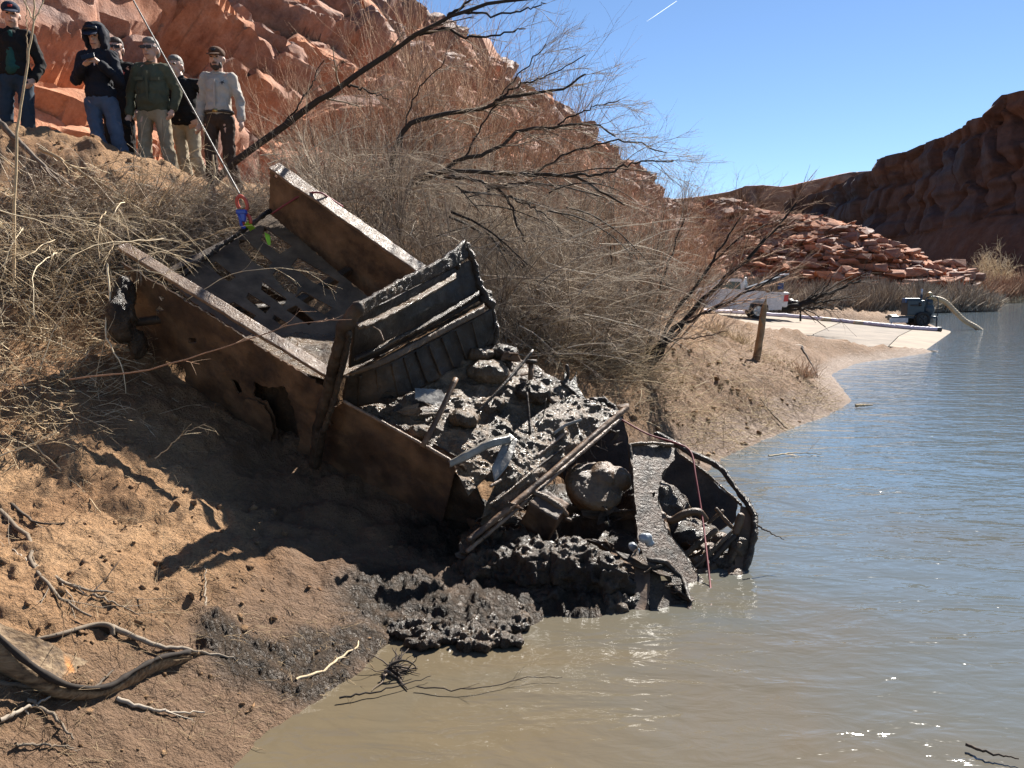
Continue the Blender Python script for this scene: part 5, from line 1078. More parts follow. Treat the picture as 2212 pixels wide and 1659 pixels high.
for i in range(70):
    t = rg.random(); u = 860 + 265 * t + rg.normal(0, 8); v = 1345 + 20 * math.sin(t * 3) + rg.normal(0, 15); c = atz(u, v, .03); r = rg.uniform(.018, .06)
    cl.append(('e', c, (r * 1.3, r * 1.1, r * .5)))
tag(remesh('mud_clods', cl, .009, MUDB, None, 1, disp=lambda p, n: n * (.04 * fbm(p * 18, 4, 3) + .025 * ridged(p * 32, 3, 6))[:, None]), 'black mud clods slumped into the brown water beside the wreck', 'mud', None, 'stuff')
# torn scraps, drips and roots that make the nose one tangle
rg = np.random.default_rng(44)
def scraps(u0, u1, v0, v1, Y0, Y1, n, smin, smax, mats):
    for k in range(n):
        t = rg.random(); u = u0 + (u1 - u0) * t; v = v0 + (v1 - v0) * t + rg.normal(0, 12); Y = Y0 + (Y1 - Y0) * t; c = at(u, v, Y)
        q = np.array(Matrix.Rotation(rg.uniform(0, 6.3), 3, 'Z') @ Matrix.Rotation(rg.uniform(0, 6.3), 3, 'X')); m = rg.integers(7, 11); a_ = np.sort(rg.uniform(0, 6.28, m)); r = rg.uniform(smin, smax) * rg.uniform(.45, 1.1, m)
        st_ = rg.uniform(1, 2.6)
        poly = [(r[i] * st_ * math.cos(a_[i]), r[i] * math.sin(a_[i])) for i in range(m)]; cv = rg.uniform(.5, 3)
        sheet('torn_scrap', poly, [], lambda x, y: c + q @ np.array([x, y, cv * (x * x + .6 * y * x)]), q[:, 2], .008, mats[rg.integers(len(mats))], wreck, jag=.012, seed=int(rg.integers(999)))
scraps(1170, 1345, 870, 900, 6.7, 6.8, 9, .04, .09, [MUDB, RUSTD]); scraps(1000, 1110, 1200, 1090, 5.45, 5.65, 9, .04, .09, [MUDB, RUSTD, RUST]); scraps(1230, 1365, 960, 930, 6.6, 6.8, 7, .03, .07, [MUDB, RUSTD]); scraps(1430, 1600, 1190, 1210, 6.1, 5.95, 14, .03, .08, [MUDC, MUDB, RUSTD]); scraps(1060, 1330, 1170, 1180, 5.75, 5.7, 12, .03, .08, [MUDB, RUSTD]); scraps(1380, 1480, 1200, 1290, 5.4, 5.2, 9, .04, .09, [MUDB, RUSTD]); scraps(1100, 1180, 770, 860, 6.8, 6.6, 7, .03, .07, [MUDB, RUST]); scraps(820, 960, 880, 900, 6.1, 6.1, 6, .03, .06, [MUDB, MUDS])
scraps(1010, 1350, 1150, 885, 5.5, 6.75, 14, .02, .05, [MUDB, MUDS, RUST]); scraps(1220, 1380, 1090, 1130, 6.1, 6.0, 9, .04, .09, [MUDB, RUSTD])
b = Brush(); n_ = 46; t_ = rg.random(n_); S_ = np.array([at(1340 - 320 * t, 905 + 260 * t, 6.64 - 1.2 * t) for t in t_]); dd = rg.normal(0, .25, (n_, 3)); dd[:, 2] -= 1
b.add(grow(S_, dd, rg.uniform(.03, .16, n_), 6, .2, np.zeros(3), rg), np.full((n_, 6), .0035), 4, (0, .8), rg); hr = b.build('hanging_roots', B_DARK, wreck); hr['kind'] = 'stuff'
# pale stones and bottle-glass debris caught on the bracket
STM = flat('pale_wet_stone', (.30, .32, .33), .25, b=.6, scale=40)
for (u, v, Y, r, lab) in [(1394, 1163, 5.6, (.05, .04, .035), 'pale grey wet stone caught on the front support of the wreck'), (1366, 1180, 5.5, (.035, .03, .03), 'small white wet chip below the grey stone on the wreck')]:
    o = remesh('wet_stone', [('e', at(u, v, Y), r), ('e', at(u + 8, v + 10, Y), tuple(.7 * x for x in r))], .008, STM, None, 1, disp=lambda p, n: n * (.012 * fbm(p * 30, 3, 4))[:, None]); tag(o, lab, 'stone')

# ---- winch cable, hook, strap, cords
CAB = surf('steel_cable', [(.3, (.05, .045, .038)), (.7, (.24, .21, .17))], scale=40, b=.8, bd=.004, bscale=160, rough=.5)
RED = flat('red_painted_steel', (.50, .07, .04), .35); BLU = flat('blue_painted_steel', (.03, .07, .38), .3); GRN = flat('lime_webbing', (.42, .75, .05), .7); CORD = flat('dark_red_cord', (.22, .035, .04), .6)
cable = thing('winch_cable', 'taut steel winch cable slanting down past the man in olive to the tailgate', 'cable', at(520, 428, 7.45))
pc = np.linspace(at(205, -150, 9.3), at(518, 420, 7.45), 40); 
tw_ = np.arange(40)
v_, f_ = tubes(np.linspace(at(205, -150, 9.3), at(518, 420, 7.45), 160)[None] , np.full((1, 160), .0075) + .0015 * (np.arange(160) % 2), 6, cap=True); mesh_np('cable', v_, f_, CAB, cable)
def ring(name, c, ra, rb, r, mat, parent, ang0=0, ang1=2 * math.pi, tilt=0.0):
    t = np.linspace(ang0, ang1, 26); p = np.stack([ra * np.cos(t), 0.25 * ra * np.cos(t + 1), rb * np.sin(t)], -1)
    R_ = np.array(Matrix.Rotation(tilt, 3, 'Y')); p = p @ R_.T + c
    v_, f_ = tubes(p[None], np.full((1, 26), r), 8, cap=True); return mesh_np(name, v_, f_, mat, parent)
ring('shackle', at(523, 440, 7.42), .040, .065, .016, RED, cable, -1.4, 3.6, -.3)
ring('shackle', at(531, 474, 7.45), .038, .055, .016, RED, cable, -1.0, 3.9, -.35)
h_ = at(522, 458, 7.4); hv, hf = join_geo([box_geo(h_, (.045, .03, .02)), box_geo(h_ + np.array([.01, 0, -.045]), (.025, .025, .04))]); bevel(mesh_np('hook_block', hv, hf, BLU, cable, False), .01)
rod('hook', [at(512, 455, 7.4), at(518, 470, 7.38), at(522, 488, 7.4), at(529, 492, 7.42)], .014, BLU, cable)
strap = tag(patch('tow_strap', [[(527, 486, 7.45), (534, 492, 7.5), (540, 500, 7.6)], [(538, 478, 7.45), (545, 486, 7.5), (552, 494, 7.6)]], 12, 5, GRN, None, .006, 20, .006), 'lime green strap end tied at the tailgate below the hook', 'strap')
strap2 = tag(patch('tow_strap', [[(571, 502, 7.75), (574, 512, 7.7), (578, 528, 7.66)], [(583, 508, 7.75), (585, 520, 7.7), (584, 530, 7.66)]], 12, 5, GRN, None, .008, 20, .006), 'lime green strap tail showing through the first slot of the bed floor', 'strap')
cord = rod('tie_cord', [at(587, 462, 7.75), at(620, 440, 7.7), at(655, 420, 7.65), at(690, 416, 7.62), at(712, 428, 7.7), at(740, 446, 7.9)], .009, CORD, None, sides=6)
tag(cord, 'dark red cord tied over the far rail of the truck bed', 'cord')
c2_ = rod('tie_cord', [at(1340, 905, 6.7), at(1400, 938, 6.62), at(1458, 956, 6.56), at(1492, 976, 6.5), at(1503, 1030, 6.3), at(1516, 1110, 6.05), at(1526, 1190, 5.75), at(1535, 1272, 5.45), atz(1538, 1300, -.02)], .007, CORD, None, sides=6)
tag(c2_, 'dark red cord hanging from the grille frame down into the water', 'cord')
# ================================================================== PEOPLE
SKIN = surf('skin', [(.3, (.46, .26, .18)), (.7, (.60, .37, .27))], scale=12, rough=.5, b=.15, bd=.003, bscale=90)
def cloth(name, col, b=.5): 
    d = tuple(x * .7 for x in col); return surf(name, [(.3, d), (.7, tuple(min(1, x * 1.2) for x in col))], scale=4, rough=.85, b=b, bd=.012, bscale=11, spec=.2, dist=.6)
def wr(amp, sc_, seed, hang=1.0):
    def f(p, n):
        q = p * np.array([1, 1, .8]) * sc_; return n * (amp * (ridged(q + fbm(q * .8, 2, seed)[..., None] * .9, 2, seed) * .8 - .1))[:, None]
    return f
def person(label, u, vtop, Y, H, face=0.0, joints=None, top=None, pants=None, long=0.0, hair=None, cap=None, glasses=False, beard=None, hood=False, head_tilt=.12, belly=0.0, belt=None, shade=None, top_bottom=.92, collar=True, tuck=False, headturn=0.0):
    Y += .4; s = H / 1.79; topz = at(u, vtop, Y)[2]; org = np.array([at(u, vtop, Y)[0], Y, topz - H])
    J = dict(an_l=(-.11, 0, .09), an_r=(.11, 0, .09), kn_l=(-.11, -.02, .50), kn_r=(.11, -.02, .50), hp_l=(-.095, 0, .92), hp_r=(.095, 0, .92), pel=(0, 0, .96), wst=(0, 0, 1.08), chs=(0, 0, 1.28), nk=(0, .01, 1.49),
             sh_l=(-.155, .01, 1.43), sh_r=(.155, .01, 1.43), el_l=(-.215, .04, 1.16), el_r=(.215, .04, 1.16), wr_l=(-.225, -.03, .92), wr_r=(.225, -.03, .92), hd=(0, -.01, 1.665))
    if joints: J.update(joints)
    J = {k: np.array(v, float) for k, v in J.items()}
    Rz = np.array(Matrix.Rotation(face, 3, 'Z')); 
    def W(p): return (np.asarray(p, float) * s) @ Rz.T + org
    def Wr(): return Rz
    t = thing('person', label, 'person', org)
    hd = J['hd']; Rh = Rz @ np.array(Matrix.Rotation(headturn, 3, 'Z')) @ np.array(Matrix.Rotation(head_tilt, 3, 'X'))
    def Hh(x, y, z): return W(hd) + Rh @ (np.array([x, y, z]) * s)
    Rh = Rh * 1.0; hs = s * 1.12
    def Hh(x, y, z): return W(hd + [0, 0, -.025]) + Rh @ (np.array([x, y, z]) * hs)
    E = lambda c, r, R=None: ('e', c, tuple(q * s for q in r), R if R is not None else Rz)
    def chain(a, ra, b, rb): return (W(a), ra * s, W(b), rb * s)
    ns2 = []
    # body
    B_ = [('e', Hh(0, .012, .02), (.074 * hs, .092 * hs, .102 * hs), Rh), ('e', Hh(0, -.022, -.045), (.056 * hs, .066 * hs, .068 * hs), Rh), ('e', Hh(0, -.05, -.088), (.026 * hs, .026 * hs, .022 * hs), Rh),
          ('e', Hh(0, -.098, -.012), (.013 * hs, .020 * hs, .024 * hs), Rh), ('e', Hh(-.076, .015, -.01), (.012 * hs, .018 * hs, .03 * hs), Rh), ('e', Hh(.076, .015, -.01), (.012 * hs, .018 * hs, .03 * hs), Rh), ('e', Hh(0, -.075, .028), (.05 * hs, .02 * hs, .012 * hs), Rh), ('e', Hh(0, -.078, -.055), (.024 * hs, .016 * hs, .010 * hs), Rh),
          chain(J['nk'] + [0, .01, -.03], .062, hd + [0, .02, -.06], .056), E(W(J['chs']), (.145, .10, .20)), E(W(J['wst']), (.13, .095, .14)), E(W(J['pel']), (.15, .10, .12)), chain(J['sh_l'], .06, J['sh_r'], .06)]
    for sd in 'lr':
        B_ += [chain(J['sh_' + sd], .055, J['el_' + sd], .042), chain(J['el_' + sd], .042, J['wr_' + sd], .028), chain(J['hp_' + sd], .085, J['kn_' + sd], .055), chain(J['kn_' + sd], .055, J['an_' + sd], .038)]
        w_ = J['wr_' + sd]; el = J['el_' + sd]; d = (w_ - el) / np.linalg.norm(w_ - el); hdv = J.get('hand_' + sd, d); hdv = hdv / np.linalg.norm(hdv)
        side = np.cross(hdv, np.array([1., 0, 0] if abs(hdv[2]) > .5 else [0, 0, 1.])); side /= np.linalg.norm(side); pn = np.cross(hdv, side)
        pc_ = w_ + hdv * .055; B_.append(chain(w_, .026, pc_ + hdv * .02, .030)); B_.append(chain(pc_ - side * .022, .016, pc_ + side * .022, .016))
        for q in range(4):
            o_ = (q - 1.5) * .017; L = (.068, .078, .072, .056)[q]; a0 = pc_ + hdv * .022 + side * o_; a1_ = a0 + hdv * L * .5 + pn * .008; a2_ = a1_ + hdv * L * .32 + pn * .026
            B_ += [chain(a0, .0092, a1_, .0085), chain(a1_, .0085, a2_, .0075)]
        sg = -1 if sd == 'l' else 1; th0 = w_ + hdv * .03 + side * .024; th1 = th0 + hdv * .035 + side * .02 + pn * .012; B_ += [chain(th0, .012, th1, .0095), chain(th1, .0095, th1 + hdv * .022 + pn * .01, .008)]
    remesh('body', B_, .0088 * s, SKIN, t, 2)
    # eyes, mouth
    ev = []
    for sx in (-.03, .03): ev.append(('e', Hh(sx, -.086, .018), (.010 * hs, .006 * hs, .006 * hs), Rh))
    for e in ev: mesh_np('eye', *box_geo(e[1], e[2], Rh), EYE, t)
    mesh_np('mouth', *box_geo(Hh(0, -.092, -.056), (.022 * hs, .004 * hs, .004 * hs), Rh), LIP, t)
    # trousers
    pm = pants
    P_ = [E(W(J['pel']), (.155 + belly * .2, .115, .13)), chain(J['hp_l'], .090, J['kn_l'] , .070), chain(J['hp_r'], .090, J['kn_r'], .070), chain(J['kn_l'], .075, J['an_l'] + [0, 0, .0], .068), chain(J['kn_r'], .075, J['an_r'], .068)]
    remesh('trousers', P_, .013 * s, pm, t, 3, disp=wr(.016, 13, int(u)))
    for sd in 'lr': remesh('shoe', [chain(J['an_' + sd] + [0, .03, -.04], .045, J['an_' + sd] + [0, -.12, -.05], .038)], .013, SHOE, t, 1)
    if belt is not None:
        a_ = np.linspace(0, 2 * math.pi, 25); bl = np.array([W(J['wst'] * .35 + J['pel'] * .65 + np.array([(.162 + belly * .2) * math.cos(q), .122 * math.sin(q), .02])) for q in a_]); v_, f_ = tubes(bl[None], np.full((1, 25), .018), 6); mesh_np('belt', v_, f_, belt, t)
        mesh_np('buckle', *box_geo(W(J['wst'] * .35 + J['pel'] * .65 + np.array([0, -.142, .02])), (.028, .008, .018), Rz), BRASS, t)
    # jacket or shirt
    tb = np.array([0, 0, top_bottom]); C_ = [E(W(J['chs'] + [0, 0, .02]), (.160, .125, .19)), E(W((J['chs'] + J['wst']) / 2), (.155 + belly, .122 + belly, .17)), E(W(J['wst'] + [0, -.01, -.02]), (.155 + belly, .125 + belly, .12)), chain(J['sh_l'], .066, J['sh_r'], .066), chain(J['nk'] + [0, .02, -.05], .085, J['nk'] + [0, .01, -.01], .068)]
    if not tuck: C_ += [E(W(np.array([J['pel'][0], J['pel'][1], top_bottom + .06])), (.165 + belly * .6, .128 + belly * .5, .085)), E(W(np.array([J['pel'][0], J['pel'][1], top_bottom + .01])), (.166 + belly * .4, .13, .05))]
    if long: C_ += [E(W(J['pel'] + [0, 0, -long * .5]), (.18, .13, long * .5 + .08))]
    for sd in 'lr': C_ += [chain(J['sh_' + sd], .068, J['el_' + sd], .055), chain(J['el_' + sd], .055, J['wr_' + sd] * .93 + J['el_' + sd] * .07, .046)]
    if hood: C_ += [('e', Hh(0, .045, .0), (.112 * hs, .105 * hs, .135 * hs), Rh), ('e', Hh(0, .05, -.09), (.10 * hs, .10 * hs, .08 * hs), Rh), ('e', Hh(-.082, -.02, -.005), (.03 * hs, .062 * hs, .11 * hs), Rh), ('e', Hh(.082, -.02, -.005), (.03 * hs, .062 * hs, .11 * hs), Rh), ('e', Hh(0, -.005, .112), (.075 * hs, .07 * hs, .03 * hs), Rh), ('e', Hh(0, -.03, -.125), (.07 * hs, .06 * hs, .035 * hs), Rh)]
    jk = remesh(top[0], C_, .012 * s, top[1], t, 3, disp=wr(.020, 10, int(u) + 3))
    if collar:
        a_ = np.linspace(-2.5, 2.5, 18); cl_ = np.array([W(J['nk'] + np.array([.070 * math.sin(q), -.065 * math.cos(q) + .015, -.005 + .012 * math.cos(q) * -1])) for q in a_]); v_, f_ = tubes(cl_[None], np.full((1, 18), .020), 6, cap=True); mesh_np('collar', v_, f_, shade or top[1], t)
    # head gear and hair
    if hair is not None: remesh('hair', [('e', Hh(0, .030, .032), (.080 * hs, .088 * hs, .098 * hs), Rh), ('e', Hh(0, .0, .075), (.070 * hs, .080 * hs, .052 * hs), Rh), ('e', Hh(0, .05, -.02), (.077 * hs, .062 * hs, .07 * hs), Rh)], .009, hair, t, 1, disp=lambda p, n: n * (.004 * fbm(p * 60, 2, 3))[:, None])
    if cap is not None:
        cm, emb = cap
        c_ = remesh('cap', [('e', Hh(0, .012, .062), (.086 * hs, .103 * hs, .066 * hs), Rh), ('e', Hh(0, -.02, .08), (.075 * hs, .08 * hs, .052 * hs), Rh)], .009, cm, t, 1)
        vs = remesh('visor', [('e', Hh(0, -.118, .044), (.072 * hs, .072 * hs, .009 * hs), Rh @ np.array(Matrix.Rotation(.22, 3, 'X')))], .007, cm, t, 1); adopt_sub(vs, c_)
        if emb is not None: e_ = mesh_np('cap_patch', *box_geo(Hh(0, -.096, .085), (.020 * hs, .006, .012 * hs), Rh), emb, t); adopt_sub(e_, c_)
    if glasses:
        g_ = join_geo([box_geo(Hh(-.033, -.095, .016), (.027 * hs, .006 * hs, .016 * hs), Rh), box_geo(Hh(.033, -.095, .016), (.027 * hs, .006 * hs, .016 * hs), Rh), box_geo(Hh(0, -.096, .022), (.012 * hs, .005 * hs, .005 * hs), Rh), box_geo(Hh(-.075, -.045, .022), (.003 * hs, .05 * hs, .005 * hs), Rh), box_geo(Hh(.075, -.045, .022), (.003 * hs, .05 * hs, .005 * hs), Rh)])
        bevel(mesh_np('sunglasses', g_[0], g_[1], LENS, t, False), .003)
    if beard is not None: remesh('beard', [('e', Hh(0, -.058, -.085), (.040 * hs, .034 * hs, .034 * hs), Rh), ('e', Hh(-.044, -.03, -.06), (.018 * hs, .04 * hs, .035 * hs), Rh), ('e', Hh(.044, -.03, -.06), (.018 * hs, .04 * hs, .035 * hs), Rh), ('e', Hh(0, -.088, -.040), (.030 * hs, .010 * hs, .008 * hs), Rh)], .006, beard, t, 1)
    return t, W, J, Hh, s, Rz
def adopt_sub(o, parent): o.parent = parent; o.matrix_parent_inverse = Matrix.Identity(4)
def decal(name, c, w, h, mat, parent, shape=None, R=None):
    """a small flat printed or stitched emblem with real thickness"""
    pts = shape or [(-1, -1), (1, -1), (1, 1), (-1, 1)]; n = len(pts); V = [np.array([x * w, 0, z * h]) for x, z in pts] + [np.array([x * w, .006, z * h]) for x, z in pts]
    Rr = R if R is not None else np.eye(3); V = np.array(V) @ Rr.T + c; Fc = [list(range(n)), list(range(n, 2 * n))[::-1]] + [[i, (i + 1) % n, n + (i + 1) % n, n + i] for i in range(n)]
    return mesh_np(name, V, Fc, mat, parent, False)
EYE = flat('dark_eye', (.02, .015, .012), .3, b=0); LIP = flat('lip', (.25, .10, .08), .5, b=0); SHOE = flat('brown_boot', (.07, .045, .03), .6); BRASS = flat('brass_buckle', (.45, .32, .12), .35, 1.0); LENS = flat('dark_lens', (.008, .008, .01), .45, b=0)
NAVY = cloth('navy_cotton', (.015, .016, .023)); BLK = cloth('black_fleece', (.012, .012, .013)); BLK2 = cloth('black_jacket', (.016, .014, .013)); GRNS = cloth('dark_green_shirt', (.02, .07, .06)); JEAN = cloth('blue_denim', (.075, .10, .15)); JEAND = cloth('dark_denim', (.03, .045, .065)); OLIVE = cloth('olive_canvas', (.075, .078, .05))
KHAKI = cloth('khaki_cotton', (.30, .24, .16)); KHAKI2 = cloth('pale_khaki_cotton', (.38, .32, .23)); SHIRT = cloth('pale_tan_shirt', (.42, .37, .32)); BROWN = cloth('brown_canvas', (.055, .035, .025)); HGREY = flat('grey_hair', (.16, .14, .12), .7); HBRN = flat('brown_hair', (.05, .028, .018), .7); CAPN = cloth('navy_cap_cloth', (.022, .028, .05)); CAPB = cloth('brown_cap_cloth', (.12, .06, .035)); REDE = flat('red_stitching', (.45, .04, .03), .8); DARKE = flat('dark_stitching', (.03, .04, .05), .8); WHT = flat('white_stitching', (.6, .6, .6), .8)
# 1 leftmost
t, W, J, Hh, s, Rz = person('man in navy cap and black jacket over green shirt at the left edge', 22, 3, 9.3, 1.82, face=.25, top=('jacket', BLK2), pants=JEAND, cap=(CAPN, REDE), headturn=.25, head_tilt=.25,
    joints=dict(el_l=(-.26, .08, 1.16), wr_l=(-.19, -.06, .98), el_r=(.26, .08, 1.14), wr_r=(.20, -.04, .96)), top_bottom=1.0)
st = remesh('shirt', [(W(J['nk'] + [0, -.075, -.06]), .035, W(J['wst'] + [0.0, -.10, -.04]), .06), (W(J['nk'] + [0, -.075, -.06]), .035, W(J['wst'] + [0.05, -.10, -.0]), .05)], .012, GRNS, t, 2, disp=wr(.012, 14, 2))
# 2 hooded man with phone
ph = np.array([.04, -.30, 1.30])
t, W, J, Hh, s, Rz = person('young man in a dark hoodie, hood up over a cap, looking at his phone', 206, 50, 9.5, 1.84, face=.05, top=('hoodie', NAVY), pants=JEAN, cap=(CAPN, None), hood=True, collar=False, head_tilt=.35,
    joints=dict(el_l=(-.235, -.03, 1.16), wr_l=(-.04, -.25, 1.27), el_r=(.24, -.03, 1.15), wr_r=(.13, -.24, 1.29), hand_l=(.6, -.3, .25), hand_r=(-.5, -.4, .35), an_l=(.10, .0, .09), an_r=(.30, .05, .09), kn_l=(-.01, -.06, .52), kn_r=(.20, -.04, .50), hp_l=(-.075, 0, .92), hp_r=(.115, 0, .92), pel=(.02, 0, .96)), top_bottom=.98)
mesh_np('cap_goggles', *box_geo(Hh(0, -.098, .088), (.07 * s, .014, .016), Rz), LENS, t)
decal('cord', W([.03, -.155, 1.36]), .006, .07, WHT, t, R=Rz); decal('cord', W([-.03, -.155, 1.36]), .006, .06, WHT, t, R=Rz)
phn = bevel(mesh_np('phone', *box_geo(W([.05, -.35, 1.335]), (.038, .006, .07), Rz @ np.array(Matrix.Rotation(-.6, 3, 'X')) @ np.array(Matrix.Rotation(1.2, 3, 'Y'))), LENS, None, False), .004); tag(phn, 'black phone held in both hands by the hooded man', 'phone')
# 3 behind
t, W, J, Hh, s, Rz = person('man in a black jacket and dark sunglasses half hidden behind the hooded man', 249, 79, 10.25, 1.82, face=.1, top=('jacket', BLK2), pants=BLK, hair=HBRN, glasses=True, headturn=.15, long=.12, joints=dict(an_l=(-.06, 0, .09), an_r=(.12, 0, .09)))
decal('jacket_logo', W([.11, -.155, 1.33]), .035, .025, REDE, t, [(-1, -.6), (-.2, -.2), (.5, -1), (1, .2), (.2, .3), (.4, 1), (-.5, .5)], Rz)
# 4 olive jacket
t, W, J, Hh, s, Rz = person('grey haired man in an olive green jacket, khaki trousers and sunglasses', 324, 79, 9.7, 1.82, face=.05, top=('jacket', OLIVE), pants=KHAKI, hair=HGREY, glasses=True, belly=.03, shade=cloth('tan_corduroy', (.20, .10, .05)), headturn=-.1,
    joints=dict(el_l=(-.26, .04, 1.16), wr_l=(-.26, -.05, .90), el_r=(.27, .05, 1.17), wr_r=(.23, -.02, .97), an_l=(-.06, 0, .09), an_r=(.22, .02, .09), kn_r=(.16, -.03, .5)), top_bottom=.95)
decal('placket', W([0, -.178, 1.20]), .012, .17, OLIVE, t, R=Rz); decal('pocket_flap', W([.09, -.168, 1.28]), .05, .018, OLIVE, t, R=Rz); decal('pocket_flap', W([-.09, -.168, 1.28]), .05, .018, OLIVE, t, R=Rz)
pc_ = W([-.27, -.09, .79]); tag(remesh('pouch', [('e', pc_, (.055, .035, .04)), ('e', pc_ + [.02, 0, -.02], (.04, .03, .04))], .008, BLK, None, 1), 'small black pouch hanging from the hand of the man in olive', 'pouch')
# 5 black fleece
t, W, J, Hh, s, Rz = person('grey haired man in a black fleece and pale khaki trousers behind the olive jacket', 394, 115, 10.3, 1.80, face=-.15, top=('fleece', BLK), pants=KHAKI2, hair=HGREY, headturn=.1, joints=dict(hd=(-.10, -.01, 1.655), nk=(-.05, .01, 1.48), el_r=(.30, .05, 1.18), wr_r=(.20, -.06, .97), el_l=(-.24, .05, 1.16), wr_l=(-.19, -.05, .98), sh_r=(.21, 0, 1.40), an_r=(.26, 0, .09), an_l=(.04, 0, .09), kn_r=(.16, -.08, .52), kn_l=(-.03, -.02, .5)))
# 6 pale shirt
t, W, J, Hh, s, Rz = person('bearded man in a brown cap, pale tan shirt and dark brown trousers', 468, 101, 9.9, 1.80, face=0, top=('shirt', SHIRT), pants=BROWN, cap=(CAPB, DARKE), beard=HBRN, tuck=True, belt=flat('dark_belt', (.03, .02, .015), .4), joints=dict(el_r=(.24, .04, 1.17), wr_r=(.27, -.02, .93), el_l=(-.21, .03, 1.15), wr_l=(-.23, -.02, .90), an_r=(.20, 0, .09), an_l=(-.10, 0, .09)))
decal('shirt_logo', W([.10, -.150, 1.34]), .035, .028, DARKE, t, [(-1, -.2), (-.3, 0), (-.1, -1), (.2, -.1), (1, -.4), (.4, .3), (.6, 1), (0, .4), (-.6, .8), (-.3, .2)], Rz)
decal('placket', W([0, -.152, 1.22]), .010, .16, SHIRT, t, R=Rz)
# ================================================================== BOAT RAMP, TRUCK, PUMP, POST
CONC = surf('ramp_concrete', [(.3, (.15, .115, .085)), (.55, (.24, .185, .13)), (.75, (.30, .23, .165))], scale=.7, detail=9, rough=.9, b=.3, bd=.02, bscale=9)
CONC2 = surf('worn_ramp_concrete', [(.3, (.11, .085, .065)), (.55, (.18, .145, .11)), (.75, (.24, .19, .145))], scale=.9, detail=9, rough=.9, b=.5, bd=.02, bscale=14)
ramp_root = thing('boat_ramp', 'pale concrete boat ramp running down into the river', 'boat ramp', on_ramp(1800, 715))
def slab(name, px, mat, dz=0.0, th=.16):
    top = [on_ramp(u, v, -dz) for u, v in px]; n = len(px); top = [p - np.array([0, 0, .22 * (px_[0] > 2060)]) for p, px_ in zip(top, px)]; V = np.array(top + [p - np.array([0, 0, th]) for p in top]); Fc = [list(range(n)), list(range(n, 2 * n))[::-1]] + [[i, (i + 1) % n, n + (i + 1) % n, n + i] for i in range(n)]
    o = mesh_np(name, V, Fc, mat, ramp_root, False); return o
slab('ramp_slab', [(1420, 672), (1560, 674), (1700, 679), (1830, 690), (1820, 694), (1756, 722), (1745, 745), (1693, 742), (1645, 724), (1596, 704), (1440, 694)], CONC)
slab('ramp_slab', [(1832, 690.2), (1900, 696), (1985, 704), (1940, 726), (1918, 748), (1796, 750), (1747.5, 745), (1758.5, 722), (1822.5, 694.3)], CONC2)
slab('ramp_slab', [(1987, 704.3), (2040, 712), (2125, 722), (2160, 760), (1996, 756), (1920.5, 748), (1942.5, 726)], CONC)
pst_ = tag(remesh('ramp_stone', [('e', hit(1722, 754) + [0, 0, .02], (.17, .13, .11)), ('e', hit(1722, 754) + [.06, 0, .05], (.11, .1, .08))], .02, surf('pale_rock', [(.3, (.3, .22, .16)), (.7, (.5, .4, .3))], rough=.9), None, 1), 'pale rounded stone under the broken edge of the ramp', 'stone')
# wooden post
WOOD = surf('weathered_post_wood', [(.3, (.12, .07, .035)), (.55, (.30, .19, .10)), (.75, (.42, .29, .17))], scale=3, b=.8, bd=.02, bscale=12, rough=.9, dist=1.5)
pb = hit(1634, 777); Yp = pb[1]
pl_ = [pb - [0, 0, .4], pb, at(1644, 720, Yp), at(1650, 668, Yp), at(1657, 632, Yp)]
o = remesh('wooden_post', [(pl_[i], r0, pl_[i + 1], r1) for i, (r0, r1) in enumerate([(.08, .075), (.075, .066), (.066, .060), (.060, .05)])], .018, WOOD, None, 1, disp=lambda p, n: n * (.022 * fbm(p * np.array([7, 7, 2]), 3, 4))[:, None]); tag(o, 'leaning weathered wooden post standing on the bank in front of the white truck', 'post')
nb = remesh('broken_knot', [(at(1646, 700, Yp - .05), .035, at(1643, 688, Yp - .06), .02)], .012, WOOD, None, 1); adopt_sub(nb, o)
# ---- white pickup
WHITE = flat('white_paint', (.72, .70, .68), .25, b=.05); BLACKR = flat('black_rubber', (.02, .02, .02), .8); DGL = flat('tinted_glass', (.02, .025, .03), .05, b=0); REDL = flat('red_lamp_plastic', (.55, .02, .02), .2, b=0); RIM = flat('steel_rim', (.55, .53, .50), .35, .6); DPL = flat('black_plastic', (.03, .03, .032), .5)
rp = on_ramp(1637, 689); Yt = rp[1]
truck = thing('pickup_truck', 'white pickup truck with a raised bed cover parked on the ramp behind the brush', 'truck', rp)
a_tr = math.radians(192)  # bonnet to the left and a little away
fwd = np.array([math.cos(a_tr), math.sin(a_tr) * -1, 0.0]); fwd[1] = .12; fwd /= np.linalg.norm(fwd)
latv = np.array([-fwd[1], fwd[0], 0.0]); latv = latv if latv[1] < 0 else -latv   # towards the camera
upv = np.array([-.0, 0, 1.0])
fw2 = fwd + np.array([0, 0, .06]); fw2 /= np.linalg.norm(fw2)
RT = np.stack([fw2, latv, np.cross(fw2, latv)], 1)
if RT[2, 2] < 0: RT[:, 2] *= -1
def K(x, y, z): return RT @ np.array([x, y, z], float) + rp   # x forward from rear axle, y towards the camera from the near wheel face, z up
def extr(name, prof, y0, y1, mat, bev=.03, parent=None):
    n = len(prof); V = np.array([K(x, y0, z) for x, z in prof] + [K(x, y1, z) for x, z in prof]); Fc = [list(range(n)), list(range(n, 2 * n))[::-1]] + [[i, (i + 1) % n, n + (i + 1) % n, n + i] for i in range(n)]
    return bevel(mesh_np(name, V, Fc, mat, parent or truck, False), bev)
arch = lambda cx: [(cx - .50, .45), (cx - .48, .72), (cx - .30, .92), (cx, .98), (cx + .30, .92), (cx + .48, .72), (cx + .50, .45)]
